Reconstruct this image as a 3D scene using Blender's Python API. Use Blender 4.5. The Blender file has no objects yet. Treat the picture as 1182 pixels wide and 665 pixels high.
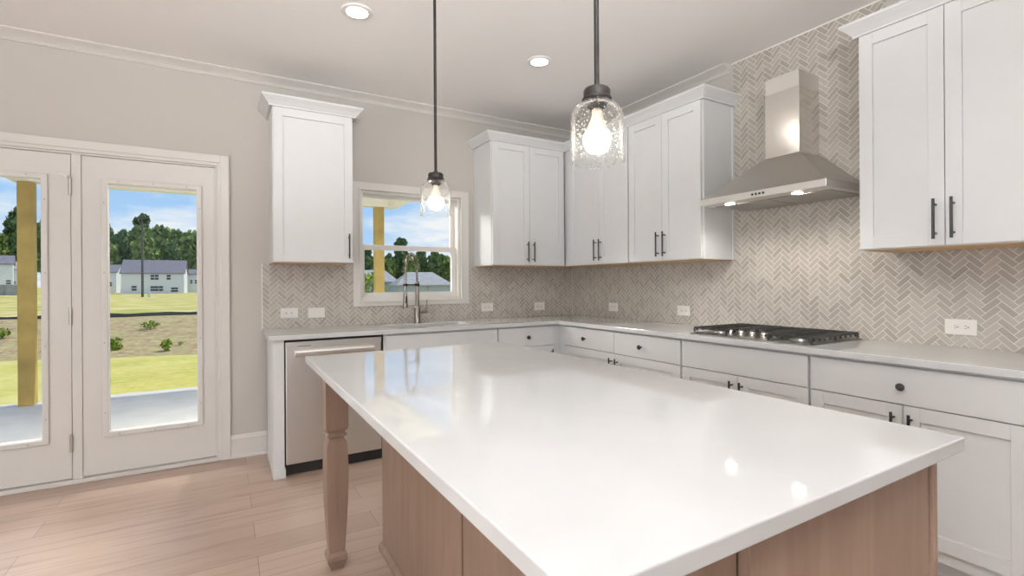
import bpy, bmesh, math, random
from mathutils import Vector, Matrix, noise
random.seed(7)
PI = math.pi
scene = bpy.context.scene
COL = scene.collection

# ------------------------------------------------------------------ camera
FPX, YAW, HORIZ, ROLL = 567.69, 0.5294, 326.18, -0.0064
cam_d = bpy.data.cameras.new('camera')
cam = bpy.data.objects.new('camera', cam_d)
COL.objects.link(cam)
cam_d.sensor_fit = 'HORIZONTAL'
cam_d.sensor_width = 36.0
cam_d.lens = FPX / 1182 * 36.0
cam_d.shift_y = (HORIZ - 332.5) / 1182
cam_d.clip_start = 0.02
cam_d.clip_end = 1000
cam.matrix_world = (Matrix.Translation((-3.0892, -4.0485, 1.2425)) @ Matrix.Rotation(-YAW, 4, 'Z')
                    @ Matrix.Rotation(PI / 2, 4, 'X') @ Matrix.Rotation(ROLL, 4, 'Z'))
scene.camera = cam

# ------------------------------------------------------------------ view
vs = scene.view_settings
vs.view_transform = 'Standard'
vs.look = 'None'
vs.exposure = 0.0
vs.gamma = 1.0
vs.use_curve_mapping = False

# ------------------------------------------------------------------ world sky
world = bpy.data.worlds.new('sky')
scene.world = world
world.use_nodes = True
nt = world.node_tree
nt.nodes.clear()


def N(nt, typ, **kw):
    n = nt.nodes.new(typ)
    for k, v in kw.items():
        setattr(n, k, v)
    return n


def L(nt, a, b):
    nt.links.new(a, b)


def math_node(nt, op, a=None, b=None, c=None):
    n = nt.nodes.new('ShaderNodeMath')
    n.operation = op
    for i, v in enumerate((a, b, c)):
        if v is None:
            continue
        if isinstance(v, (int, float)):
            n.inputs[i].default_value = v
        else:
            nt.links.new(v, n.inputs[i])
    return n.outputs[0]


def ramp_node(nt, fac, stops):
    n = nt.nodes.new('ShaderNodeValToRGB')
    el = n.color_ramp.elements
    while len(el) < len(stops):
        el.new(0.5)
    for e, (p, c) in zip(el, stops):
        e.position = p
        e.color = c if len(c) == 4 else (*c, 1)
    nt.links.new(fac, n.inputs[0])
    return n.outputs[0]


tc = N(nt, 'ShaderNodeTexCoord')
sep = N(nt, 'ShaderNodeSeparateXYZ')
L(nt, tc.outputs['Generated'], sep.inputs[0])
zz = math_node(nt, 'MAXIMUM', sep.outputs['Z'], 0.0)
blue = ramp_node(nt, zz, [(0.0, (0.55, 0.75, 0.97)), (0.12, (0.42, 0.66, 0.96)), (0.35, (0.24, 0.50, 0.93)), (1.0, (0.10, 0.28, 0.75))])
den = math_node(nt, 'ADD', zz, 0.16)
cx = math_node(nt, 'DIVIDE', sep.outputs['X'], den)
cy = math_node(nt, 'DIVIDE', sep.outputs['Y'], den)
comb = N(nt, 'ShaderNodeCombineXYZ')
L(nt, cx, comb.inputs[0]); L(nt, cy, comb.inputs[1])
nz = N(nt, 'ShaderNodeTexNoise')
nz.inputs['Scale'].default_value = 0.95
nz.inputs['Detail'].default_value = 8
nz.inputs['Roughness'].default_value = 0.58
L(nt, comb.outputs[0], nz.inputs['Vector'])
cl = ramp_node(nt, nz.outputs['Fac'], [(0.44, (0, 0, 0)), (0.62, (1, 1, 1))])
mx = N(nt, 'ShaderNodeMix', data_type='RGBA')
L(nt, cl, mx.inputs['Factor']); L(nt, blue, mx.inputs['A'])
mx.inputs['B'].default_value = (0.95, 0.96, 0.98, 1)
bg = N(nt, 'ShaderNodeBackground')
bg.inputs['Strength'].default_value = 1.0
L(nt, mx.outputs['Result'], bg.inputs['Color'])
wo = N(nt, 'ShaderNodeOutputWorld')
L(nt, bg.outputs[0], wo.inputs['Surface'])


def light(name, typ, loc, energy, target=None, color=(1, 1, 1), **kw):
    d = bpy.data.lights.new(name, typ)
    d.energy = energy
    d.color = color
    for k, v in kw.items():
        setattr(d, k, v)
    o = bpy.data.objects.new(name, d)
    COL.objects.link(o)
    o.location = loc
    if target is not None:
        o.rotation_euler = (Vector(target) - Vector(loc)).to_track_quat('-Z', 'Y').to_euler()
    return o


# sun (from the far right, high)
light('sun', 'SUN', (20, 8, 25), 3.3, target=(0, 4.6, 0), color=(1.0, 0.95, 0.86), angle=0.01)
# daylight through the big windows of the rest of the open room (behind and to the left of the viewer)
light('rear_window_daylight', 'AREA', (-3.3, -8.55, 1.5), 9, target=(-2.6, 0, 0.9), color=(0.99, 0.99, 1.0), shape='RECTANGLE', size=4.6, size_y=1.9)
light('left_window_daylight', 'AREA', (-7.35, -4.2, 1.25), 150, target=(-1.8, -2.8, 0.7), color=(0.98, 0.99, 1.0), shape='RECTANGLE', size=3.4, size_y=1.8)

# unseen fill added under the porch roof, shining in through the french doors
light('porch_fill', 'AREA', (-4.85, 1.5, 2.66), 130, target=(-3.5, -0.6, 0.3), color=(1.0, 0.98, 0.95), shape='DISK', size=0.7)
light('porch_fill', 'AREA', (-3.0, 1.3, 2.66), 150, target=(-1.4, -0.4, 1.1), color=(1.0, 0.98, 0.95), shape='DISK', size=0.7)  # second added fill, aimed in through the sink window at the counter
# unseen fill added above and behind the viewer to brighten the ceiling
light('ceiling_fill', 'AREA', (-2.92, -4.65, 2.10), 190, target=(-2.87, -4.34, 2.767), color=(0.985, 0.99, 1.0), spread=2.5, shape='DISK', size=0.6)

H = 2.767      # ceiling height
CT = 0.914     # counter height

# ------------------------------------------------------------------ materials
MATS = {}


def new_mat(name):
    m = bpy.data.materials.new(name)
    m.use_nodes = True
    t = m.node_tree
    b = t.nodes['Principled BSDF']
    MATS[name] = m
    return m, t, b


def simple(name, col, rough=0.5, metal=0.0, var=0.03, scale=8.0, bump=0.0, bscale=60.0, spec=0.5, coat=0.0):
    m, t, b = new_mat(name)
    b.inputs['Roughness'].default_value = rough
    b.inputs['Metallic'].default_value = metal
    b.inputs['Specular IOR Level'].default_value = spec
    b.inputs['Coat Weight'].default_value = coat
    tcn = N(t, 'ShaderNodeTexCoord')
    n = N(t, 'ShaderNodeTexNoise')
    n.inputs['Scale'].default_value = scale
    n.inputs['Detail'].default_value = 4
    L(t, tcn.outputs['Object'], n.inputs['Vector'])
    lo = tuple(max(0, c * (1 - var)) for c in col)
    hi = tuple(min(1, c * (1 + var)) for c in col)
    L(t, ramp_node(t, n.outputs['Fac'], [(0.3, lo), (0.7, hi)]), b.inputs['Base Color'])
    if bump:
        n2 = N(t, 'ShaderNodeTexNoise')
        n2.inputs['Scale'].default_value = bscale
        L(t, tcn.outputs['Object'], n2.inputs['Vector'])
        bp = N(t, 'ShaderNodeBump')
        bp.inputs['Strength'].default_value = bump
        bp.inputs['Distance'].default_value = 0.002
        L(t, n2.outputs['Fac'], bp.inputs['Height'])
        L(t, bp.outputs[0], b.inputs['Normal'])
    return m


M_wall = simple('wall_paint', (0.515, 0.483, 0.442), 0.75, var=0.004, bump=0.08, bscale=180)
M_ceil = simple('ceiling_paint', (0.91, 0.895, 0.875), 0.85, var=0.004, bump=0.08, bscale=150)
M_trim = simple('trim_paint', (0.66, 0.63, 0.59), 0.35, var=0.015)
M_cab = simple('cabinet_white', (0.68, 0.682, 0.676), 0.38, var=0.012)
M_birch = simple('birch_underside', (0.62, 0.40, 0.20), 0.55, var=0.12, scale=20)
M_black = simple('matte_black', (0.022, 0.021, 0.02), 0.42, var=0.1)
M_bronze = simple('dark_bronze', (0.018, 0.015, 0.013), 0.5, metal=0.0, var=0.1, spec=0.25)
M_iron = simple('cast_iron', (0.028, 0.027, 0.026), 0.5, var=0.15, bump=0.2, bscale=200)
M_plastic = simple('outlet_plastic', (0.80, 0.77, 0.72), 0.3, var=0.01)
M_slot = simple('outlet_slot', (0.08, 0.075, 0.07), 0.5)
M_nickel = simple('brushed_nickel', (0.30, 0.275, 0.245), 0.34, metal=1.0, var=0.05, scale=40)
M_vinyl = simple('window_vinyl', (0.74, 0.71, 0.66), 0.4, var=0.01)
M_sinksteel = simple('sink_steel', (0.50, 0.49, 0.47), 0.35, metal=1.0, var=0.04)
M_hinge = simple('satin_hinge', (0.45, 0.42, 0.38), 0.4, metal=0.9)
M_rubber = simple('white_rubber', (0.8, 0.79, 0.76), 0.6)
M_lumber = simple('treated_lumber', (0.47, 0.33, 0.10), 0.7, var=0.25, scale=3.0)
M_soffit = simple('porch_soffit', (0.80, 0.76, 0.66), 0.7)
M_concrete = simple('porch_concrete', (0.56, 0.55, 0.53), 0.8, var=0.08, scale=3.0)
M_siding = simple('house_siding_white', (0.72, 0.74, 0.80), 0.7, var=0.02)
M_siding2 = simple('house_siding_grey', (0.44, 0.50, 0.55), 0.7, var=0.03)
M_roof = simple('roof_shingle', (0.20, 0.19, 0.22), 0.85, var=0.15, scale=2.0)
M_roof2 = simple('roof_shingle_pale', (0.36, 0.36, 0.36), 0.85, var=0.12, scale=2.0)
M_housewin = simple('house_window_glass', (0.05, 0.06, 0.09), 0.2)
M_pole = simple('utility_pole_wood', (0.10, 0.09, 0.09), 0.8)
M_silt = simple('silt_fence_fabric', (0.05, 0.055, 0.05), 0.8)
M_trunk = simple('tree_bark', (0.20, 0.16, 0.12), 0.9, var=0.2)
M_box = simple('utility_box_paint', (0.62, 0.66, 0.62), 0.5)
M_pallet = simple('pallet_wood', (0.34, 0.35, 0.36), 0.8, var=0.15)


def foliage(name, c1, c2):
    m, t, b = new_mat(name)
    b.inputs['Roughness'].default_value = 0.7
    b.inputs['Specular IOR Level'].default_value = 0.15
    g = N(t, 'ShaderNodeNewGeometry')
    tcn = N(t, 'ShaderNodeTexCoord')
    n = N(t, 'ShaderNodeTexNoise')
    n.inputs['Scale'].default_value = 0.6
    L(t, tcn.outputs['Object'], n.inputs['Vector'])
    s = math_node(t, 'ADD', math_node(t, 'MULTIPLY', g.outputs['Random Per Island'], 0.6), math_node(t, 'MULTIPLY', n.outputs['Fac'], 0.5))
    L(t, ramp_node(t, s, [(0.15, c1), (0.95, c2)]), b.inputs['Base Color'])
    return m


M_leaf = foliage('tree_leaves', (0.10, 0.17, 0.05), (0.34, 0.42, 0.15))
M_leafd = foliage('pine_needles', (0.07, 0.13, 0.06), (0.22, 0.30, 0.13))
M_bush = foliage('shrub_leaves', (0.06, 0.16, 0.02), (0.40, 0.48, 0.08))


def quartz():
    m, t, b = new_mat('white_quartz')
    b.inputs['Roughness'].default_value = 0.05
    b.inputs['IOR'].default_value = 1.55
    tcn = N(t, 'ShaderNodeTexCoord')
    n = N(t, 'ShaderNodeTexNoise')
    n.inputs['Scale'].default_value = 3.5
    n.inputs['Detail'].default_value = 6
    n.inputs['Distortion'].default_value = 0.7
    L(t, tcn.outputs['Object'], n.inputs['Vector'])
    base = ramp_node(t, n.outputs['Fac'], [(0.3, (0.58, 0.582, 0.58)), (0.7, (0.615, 0.617, 0.615))])
    v = N(t, 'ShaderNodeTexNoise')
    v.inputs['Scale'].default_value = 130
    v.inputs['Detail'].default_value = 2
    L(t, tcn.outputs['Object'], v.inputs['Vector'])
    sp = ramp_node(t, v.outputs['Fac'], [(0.70, (0, 0, 0)), (0.78, (0.45, 0.45, 0.45))])
    mxn = N(t, 'ShaderNodeMix', data_type='RGBA')
    L(t, sp, mxn.inputs['Factor']); L(t, base, mxn.inputs['A'])
    mxn.inputs['B'].default_value = (0.5, 0.49, 0.46, 1)
    L(t, mxn.outputs['Result'], b.inputs['Base Color'])
    return m


M_quartz = quartz()


def steel(name, col, rough):
    m, t, b = new_mat(name)
    b.inputs['Metallic'].default_value = 1.0
    b.inputs['Roughness'].default_value = rough
    b.inputs['Base Color'].default_value = (*col, 1)
    tcn = N(t, 'ShaderNodeTexCoord')
    # gentle oil-canning of the sheet metal, drawn out upright
    mp2 = N(t, 'ShaderNodeMapping')
    mp2.inputs['Scale'].default_value = (1, 1, 0.22)
    L(t, tcn.outputs['Object'], mp2.inputs['Vector'])
    n2 = N(t, 'ShaderNodeTexNoise')
    n2.inputs['Scale'].default_value = 6
    n2.inputs['Detail'].default_value = 0
    L(t, mp2.outputs[0], n2.inputs['Vector'])
    bp = N(t, 'ShaderNodeBump')
    bp.inputs['Strength'].default_value = 0.25
    bp.inputs['Distance'].default_value = 0.012
    L(t, n2.outputs['Fac'], bp.inputs['Height'])
    L(t, bp.outputs[0], b.inputs['Normal'])
    return m


M_steel = steel('stainless_steel', (0.78, 0.765, 0.735), 0.42)
M_hood = steel('hood_stainless', (0.58, 0.555, 0.515), 0.33)
M_tray = steel('cooktop_steel', (0.30, 0.29, 0.28), 0.3)
M_chim = steel('polished_stainless', (0.72, 0.69, 0.65), 0.18)


def wood(name, dark, lite, axis_scale, rough=0.45, sc=2.2):
    m, t, b = new_mat(name)
    b.inputs['Roughness'].default_value = rough
    tcn = N(t, 'ShaderNodeTexCoord')
    mp = N(t, 'ShaderNodeMapping')
    mp.inputs['Scale'].default_value = axis_scale
    L(t, tcn.outputs['Object'], mp.inputs['Vector'])
    n = N(t, 'ShaderNodeTexNoise')
    n.inputs['Scale'].default_value = sc
    n.inputs['Detail'].default_value = 7
    n.inputs['Roughness'].default_value = 0.6
    n.inputs['Distortion'].default_value = 0.4
    L(t, mp.outputs[0], n.inputs['Vector'])
    L(t, ramp_node(t, n.outputs['Fac'], [(0.3, dark), (0.7, lite)]), b.inputs['Base Color'])
    bp = N(t, 'ShaderNodeBump')
    bp.inputs['Strength'].default_value = 0.06
    bp.inputs['Distance'].default_value = 0.002
    L(t, n.outputs['Fac'], bp.inputs['Height'])
    L(t, bp.outputs[0], b.inputs['Normal'])
    return m


M_maple = wood('stained_maple', (0.245, 0.160, 0.116), (0.325, 0.224, 0.168), (9, 9, 0.9), 0.42)
M_groove = simple('maple_groove', (0.05, 0.028, 0.016), 0.7)


def floor_mat():
    m, t, b = new_mat('oak_plank_floor')
    b.inputs['Roughness'].default_value = 0.33
    tcn = N(t, 'ShaderNodeTexCoord')
    mp = N(t, 'ShaderNodeMapping')
    mp.inputs['Location'].default_value = (0.16, 0.032, 0)
    L(t, tcn.outputs['Object'], mp.inputs['Vector'])
    br = N(t, 'ShaderNodeTexBrick')
    br.offset = 0.37
    br.inputs['Scale'].default_value = 1.0
    br.inputs['Brick Width'].default_value = 1.5
    br.inputs['Row Height'].default_value = 0.1905
    br.inputs['Mortar Size'].default_value = 0.0012
    br.inputs['Mortar Smooth'].default_value = 0.3
    br.inputs['Color1'].default_value = (0.43, 0.312, 0.243, 1)
    br.inputs['Color2'].default_value = (0.52, 0.39, 0.31, 1)
    br.inputs['Mortar'].default_value = (0.17, 0.105, 0.07, 1)
    L(t, mp.outputs[0], br.inputs['Vector'])
    g = N(t, 'ShaderNodeMapping')
    g.inputs['Scale'].default_value = (0.9, 13, 1)
    L(t, tcn.outputs['Object'], g.inputs['Vector'])
    n = N(t, 'ShaderNodeTexNoise')
    n.inputs['Scale'].default_value = 1.6
    n.inputs['Detail'].default_value = 8
    n.inputs['Roughness'].default_value = 0.62
    n.inputs['Distortion'].default_value = 0.6
    L(t, g.outputs[0], n.inputs['Vector'])
    gr = ramp_node(t, n.outputs['Fac'], [(0.28, (0.70, 0.66, 0.62)), (0.5, (1, 1, 1)), (0.75, (1.0, 1.0, 1.0))])
    mxn = N(t, 'ShaderNodeMix', data_type='RGBA', blend_type='MULTIPLY')
    mxn.inputs['Factor'].default_value = 0.9
    L(t, br.outputs['Color'], mxn.inputs['A']); L(t, gr, mxn.inputs['B'])
    L(t, mxn.outputs['Result'], b.inputs['Base Color'])
    bp = N(t, 'ShaderNodeBump')
    bp.inputs['Strength'].default_value = 0.15
    bp.inputs['Distance'].default_value = 0.002
    L(t, math_node(t, 'SUBTRACT', n.outputs['Fac'], math_node(t, 'MULTIPLY', br.outputs['Fac'], 1.2)), bp.inputs['Height'])
    L(t, bp.outputs[0], b.inputs['Normal'])
    return m


M_floor = floor_mat()


def herringbone(name, axis, off=0.0):
    """3:1 tiles, zigzag columns running up the wall; axis = object axis that runs along the wall"""
    m, t, b = new_mat(name)
    W = 0.0268
    n_ = 3
    tcn = N(t, 'ShaderNodeTexCoord')
    sp = N(t, 'ShaderNodeSeparateXYZ')
    L(t, tcn.outputs['Object'], sp.inputs[0])
    h = math_node(t, 'ADD', sp.outputs[axis], off)
    z = sp.outputs['Z']
    k0 = 1 / (W * math.sqrt(2))
    u = math_node(t, 'MULTIPLY', math_node(t, 'ADD', z, h), k0)
    v = math_node(t, 'MULTIPLY', math_node(t, 'SUBTRACT', z, h), k0)
    i = math_node(t, 'FLOOR', u)
    j = math_node(t, 'FLOOR', v)
    fu = math_node(t, 'SUBTRACT', u, i)
    fv = math_node(t, 'SUBTRACT', v, j)
    k = math_node(t, 'FLOORED_MODULO', math_node(t, 'SUBTRACT', i, j), 2.0 * n_)
    k = math_node(t, 'ROUND', k)
    hor = math_node(t, 'LESS_THAN', k, n_ - 0.5)
    al_h = math_node(t, 'ADD', k, fu)
    al_v = math_node(t, 'ADD', math_node(t, 'SUBTRACT', 2.0 * n_ - 1, k), fv)

    def mixf(a, bb):
        q = N(t, 'ShaderNodeMix', data_type='FLOAT')
        L(t, hor, q.inputs['Factor']); L(t, bb, q.inputs['A']); L(t, a, q.inputs['B'])
        return q.outputs['Result']
    along = mixf(al_h, al_v)
    across = mixf(fv, fu)
    e1 = math_node(t, 'MINIMUM', along, math_node(t, 'SUBTRACT', float(n_), along))
    e2 = math_node(t, 'MINIMUM', across, math_node(t, 'SUBTRACT', 1.0, across))
    e = math_node(t, 'MINIMUM', e1, e2)
    tile = N(t, 'ShaderNodeMapRange', interpolation_type='SMOOTHSTEP')
    L(t, e, tile.inputs['Value'])
    tile.inputs['From Min'].default_value = 0.035
    tile.inputs['From Max'].default_value = 0.085
    idx = mixf(math_node(t, 'SUBTRACT', i, k), math_node(t, 'ADD', i, 500.5))
    idy = mixf(j, math_node(t, 'ADD', math_node(t, 'SUBTRACT', j, 2.0 * n_ - 1), k))
    cb = N(t, 'ShaderNodeCombineXYZ')
    L(t, idx, cb.inputs[0]); L(t, idy, cb.inputs[1])
    wn = N(t, 'ShaderNodeTexWhiteNoise', noise_dimensions='2D')
    L(t, cb.outputs[0], wn.inputs['Vector'])
    tint = ramp_node(t, wn.outputs['Value'], [(0.0, (0.365, 0.330, 0.285)), (0.5, (0.425, 0.388, 0.338)), (1.0, (0.485, 0.447, 0.395))])
    mxn = N(t, 'ShaderNodeMix', data_type='RGBA')
    L(t, tile.outputs[0], mxn.inputs['Factor'])
    mxn.inputs['A'].default_value = (0.72, 0.68, 0.62, 1)
    L(t, tint, mxn.inputs['B'])
    L(t, mxn.outputs['Result'], b.inputs['Base Color'])
    L(t, math_node(t, 'MULTIPLY_ADD', tile.outputs[0], -0.45, 0.75), b.inputs['Roughness'])
    bp = N(t, 'ShaderNodeBump')
    bp.inputs['Strength'].default_value = 0.5
    bp.inputs['Distance'].default_value = 0.002
    L(t, tile.outputs[0], bp.inputs['Height'])
    L(t, bp.outputs[0], b.inputs['Normal'])
    return m


M_tileB = herringbone('herringbone_tile_back', 'X')
M_tileR = herringbone('herringbone_tile_right', 'Y', 0.016)


def pane_mat(name, tint=(1, 1, 1), refl=1.0):
    m = bpy.data.materials.new(name)
    m.use_nodes = True
    t = m.node_tree
    t.nodes.clear()
    tr = N(t, 'ShaderNodeBsdfTransparent')
    tr.inputs['Color'].default_value = (*tint, 1)
    gl = N(t, 'ShaderNodeBsdfGlossy')
    gl.inputs['Roughness'].default_value = 0.02
    fr = N(t, 'ShaderNodeFresnel')
    fr.inputs['IOR'].default_value = 1.3
    mxs = N(t, 'ShaderNodeMixShader')
    L(t, math_node(t, 'MULTIPLY', fr.outputs[0], refl), mxs.inputs[0])
    L(t, tr.outputs[0], mxs.inputs[1]); L(t, gl.outputs[0], mxs.inputs[2])
    o = N(t, 'ShaderNodeOutputMaterial')
    L(t, mxs.outputs[0], o.inputs['Surface'])
    return m


M_pane = pane_mat('window_glass', (0.97, 0.98, 0.98), 0.5)


def seeded():
    m = bpy.data.materials.new('seeded_glass')
    m.use_nodes = True
    t = m.node_tree
    t.nodes.clear()
    tcn = N(t, 'ShaderNodeTexCoord')
    vo = N(t, 'ShaderNodeTexVoronoi')
    vo.inputs['Scale'].default_value = 125
    L(t, tcn.outputs['Object'], vo.inputs['Vector'])
    bub = ramp_node(t, vo.outputs['Distance'], [(0.16, (1, 1, 1)), (0.30, (0, 0, 0))])
    n = N(t, 'ShaderNodeTexNoise')
    n.inputs['Scale'].default_value = 25
    L(t, tcn.outputs['Object'], n.inputs['Vector'])
    bp = N(t, 'ShaderNodeBump')
    bp.inputs['Strength'].default_value = 0.4
    bp.inputs['Distance'].default_value = 0.004
    L(t, math_node(t, 'ADD', n.outputs['Fac'], bub), bp.inputs['Height'])
    tr = N(t, 'ShaderNodeBsdfTransparent')
    tr.inputs['Color'].default_value = (0.985, 0.985, 0.98, 1)
    gl = N(t, 'ShaderNodeBsdfGlossy')
    gl.inputs['Roughness'].default_value = 0.05
    L(t, bp.outputs[0], gl.inputs['Normal'])
    lw = N(t, 'ShaderNodeLayerWeight')
    lw.inputs['Blend'].default_value = 0.12
    L(t, bp.outputs[0], lw.inputs['Normal'])
    mxs = N(t, 'ShaderNodeMixShader')
    f = math_node(t, 'MINIMUM', math_node(t, 'ADD', math_node(t, 'MULTIPLY', lw.outputs['Fresnel'], 1.0), 0.0), 0.85)
    L(t, f, mxs.inputs[0]); L(t, tr.outputs[0], mxs.inputs[1]); L(t, gl.outputs[0], mxs.inputs[2])
    tl = N(t, 'ShaderNodeBsdfTranslucent')
    tl.inputs['Color'].default_value = (0.9, 0.88, 0.84, 1)
    mx2 = N(t, 'ShaderNodeMixShader')
    L(t, math_node(t, 'ADD', math_node(t, 'MULTIPLY_ADD', bub, 0.32, 0.012), math_node(t, 'MULTIPLY', f, 0.09)), mx2.inputs[0])
    L(t, mxs.outputs[0], mx2.inputs[1]); L(t, tl.outputs[0], mx2.inputs[2])
    o = N(t, 'ShaderNodeOutputMaterial')
    L(t, mx2.outputs[0], o.inputs['Surface'])
    return m


M_seed = seeded()


def emit(name, col, strength):
    m = bpy.data.materials.new(name)
    m.use_nodes = True
    t = m.node_tree
    t.nodes.clear()
    e = N(t, 'ShaderNodeEmission')
    e.inputs['Color'].default_value = (*col, 1)
    e.inputs['Strength'].default_value = strength
    o = N(t, 'ShaderNodeOutputMaterial')
    L(t, e.outputs[0], o.inputs['Surface'])
    return m


M_bulb = emit('lit_bulb_globe', (1.0, 0.96, 0.90), 22)
M_bulbneck = simple('bulb_housing', (0.85, 0.72, 0.58), 0.4)
M_lens = emit('lit_ceiling_lens', (1.0, 0.96, 0.90), 25)
M_hoodlamp = emit('lit_hood_lamp', (1.0, 0.95, 0.86), 60)


def ground_mat():
    m, t, b = new_mat('lawn_and_bank')
    b.inputs['Roughness'].default_value = 0.9
    b.inputs['Specular IOR Level'].default_value = 0.1
    tcn = N(t, 'ShaderNodeTexCoord')
    sp = N(t, 'ShaderNodeSeparateXYZ')
    L(t, tcn.outputs['Object'], sp.inputs[0])
    n = N(t, 'ShaderNodeTexNoise')
    n.inputs['Scale'].default_value = 0.8
    n.inputs['Detail'].default_value = 8
    L(t, tcn.outputs['Object'], n.inputs['Vector'])
    n2 = N(t, 'ShaderNodeTexNoise')
    n2.inputs['Scale'].default_value = 6.0
    n2.inputs['Detail'].default_value = 8
    n2.inputs['Roughness'].default_value = 0.7
    L(t, tcn.outputs['Object'], n2.inputs['Vector'])
    grass = ramp_node(t, math_node(t, 'ADD', math_node(t, 'MULTIPLY', n.outputs['Fac'], 0.5), math_node(t, 'MULTIPLY', n2.outputs['Fac'], 0.5)),
                      [(0.32, (0.42, 0.42, 0.09)), (0.5, (0.60, 0.55, 0.17)), (0.68, (0.74, 0.66, 0.30))])
    straw = ramp_node(t, n2.outputs['Fac'], [(0.3, (0.22, 0.14, 0.08)), (0.48, (0.44, 0.32, 0.20)), (0.56, (0.42, 0.40, 0.16)), (0.7, (0.62, 0.50, 0.34))])
    field = ramp_node(t, n.outputs['Fac'], [(0.32, (0.36, 0.38, 0.09)), (0.5, (0.54, 0.49, 0.15)), (0.66, (0.70, 0.55, 0.32))])
    y = math_node(t, 'ADD', sp.outputs['Y'], math_node(t, 'MULTIPLY', n.outputs['Fac'], 0.8))
    # the lawn edge runs slightly skew
    y = math_node(t, 'ADD', y, math_node(t, 'MULTIPLY', sp.outputs['X'], 0.33))
    bank = math_node(t, 'SMOOTH_MIN', math_node(t, 'MAXIMUM', math_node(t, 'MULTIPLY', math_node(t, 'SUBTRACT', y, 6.85), 6.0), 0.0), 1.0, 0.1)
    fl = math_node(t, 'MINIMUM', math_node(t, 'MAXIMUM', math_node(t, 'MULTIPLY', math_node(t, 'SUBTRACT', sp.outputs['Y'], 13.4), 0.9), 0.0), 1.0)
    m1 = N(t, 'ShaderNodeMix', data_type='RGBA')
    L(t, bank, m1.inputs['Factor']); L(t, grass, m1.inputs['A']); L(t, straw, m1.inputs['B'])
    m2 = N(t, 'ShaderNodeMix', data_type='RGBA')
    L(t, fl, m2.inputs['Factor']); L(t, m1.outputs['Result'], m2.inputs['A']); L(t, field, m2.inputs['B'])
    L(t, m2.outputs['Result'], b.inputs['Base Color'])
    bp = N(t, 'ShaderNodeBump')
    bp.inputs['Strength'].default_value = 0.5
    bp.inputs['Distance'].default_value = 0.05
    L(t, n2.outputs['Fac'], bp.inputs['Height'])
    L(t, bp.outputs[0], b.inputs['Normal'])
    return m


M_ground = ground_mat()

# ------------------------------------------------------------------ mesh helpers


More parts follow.
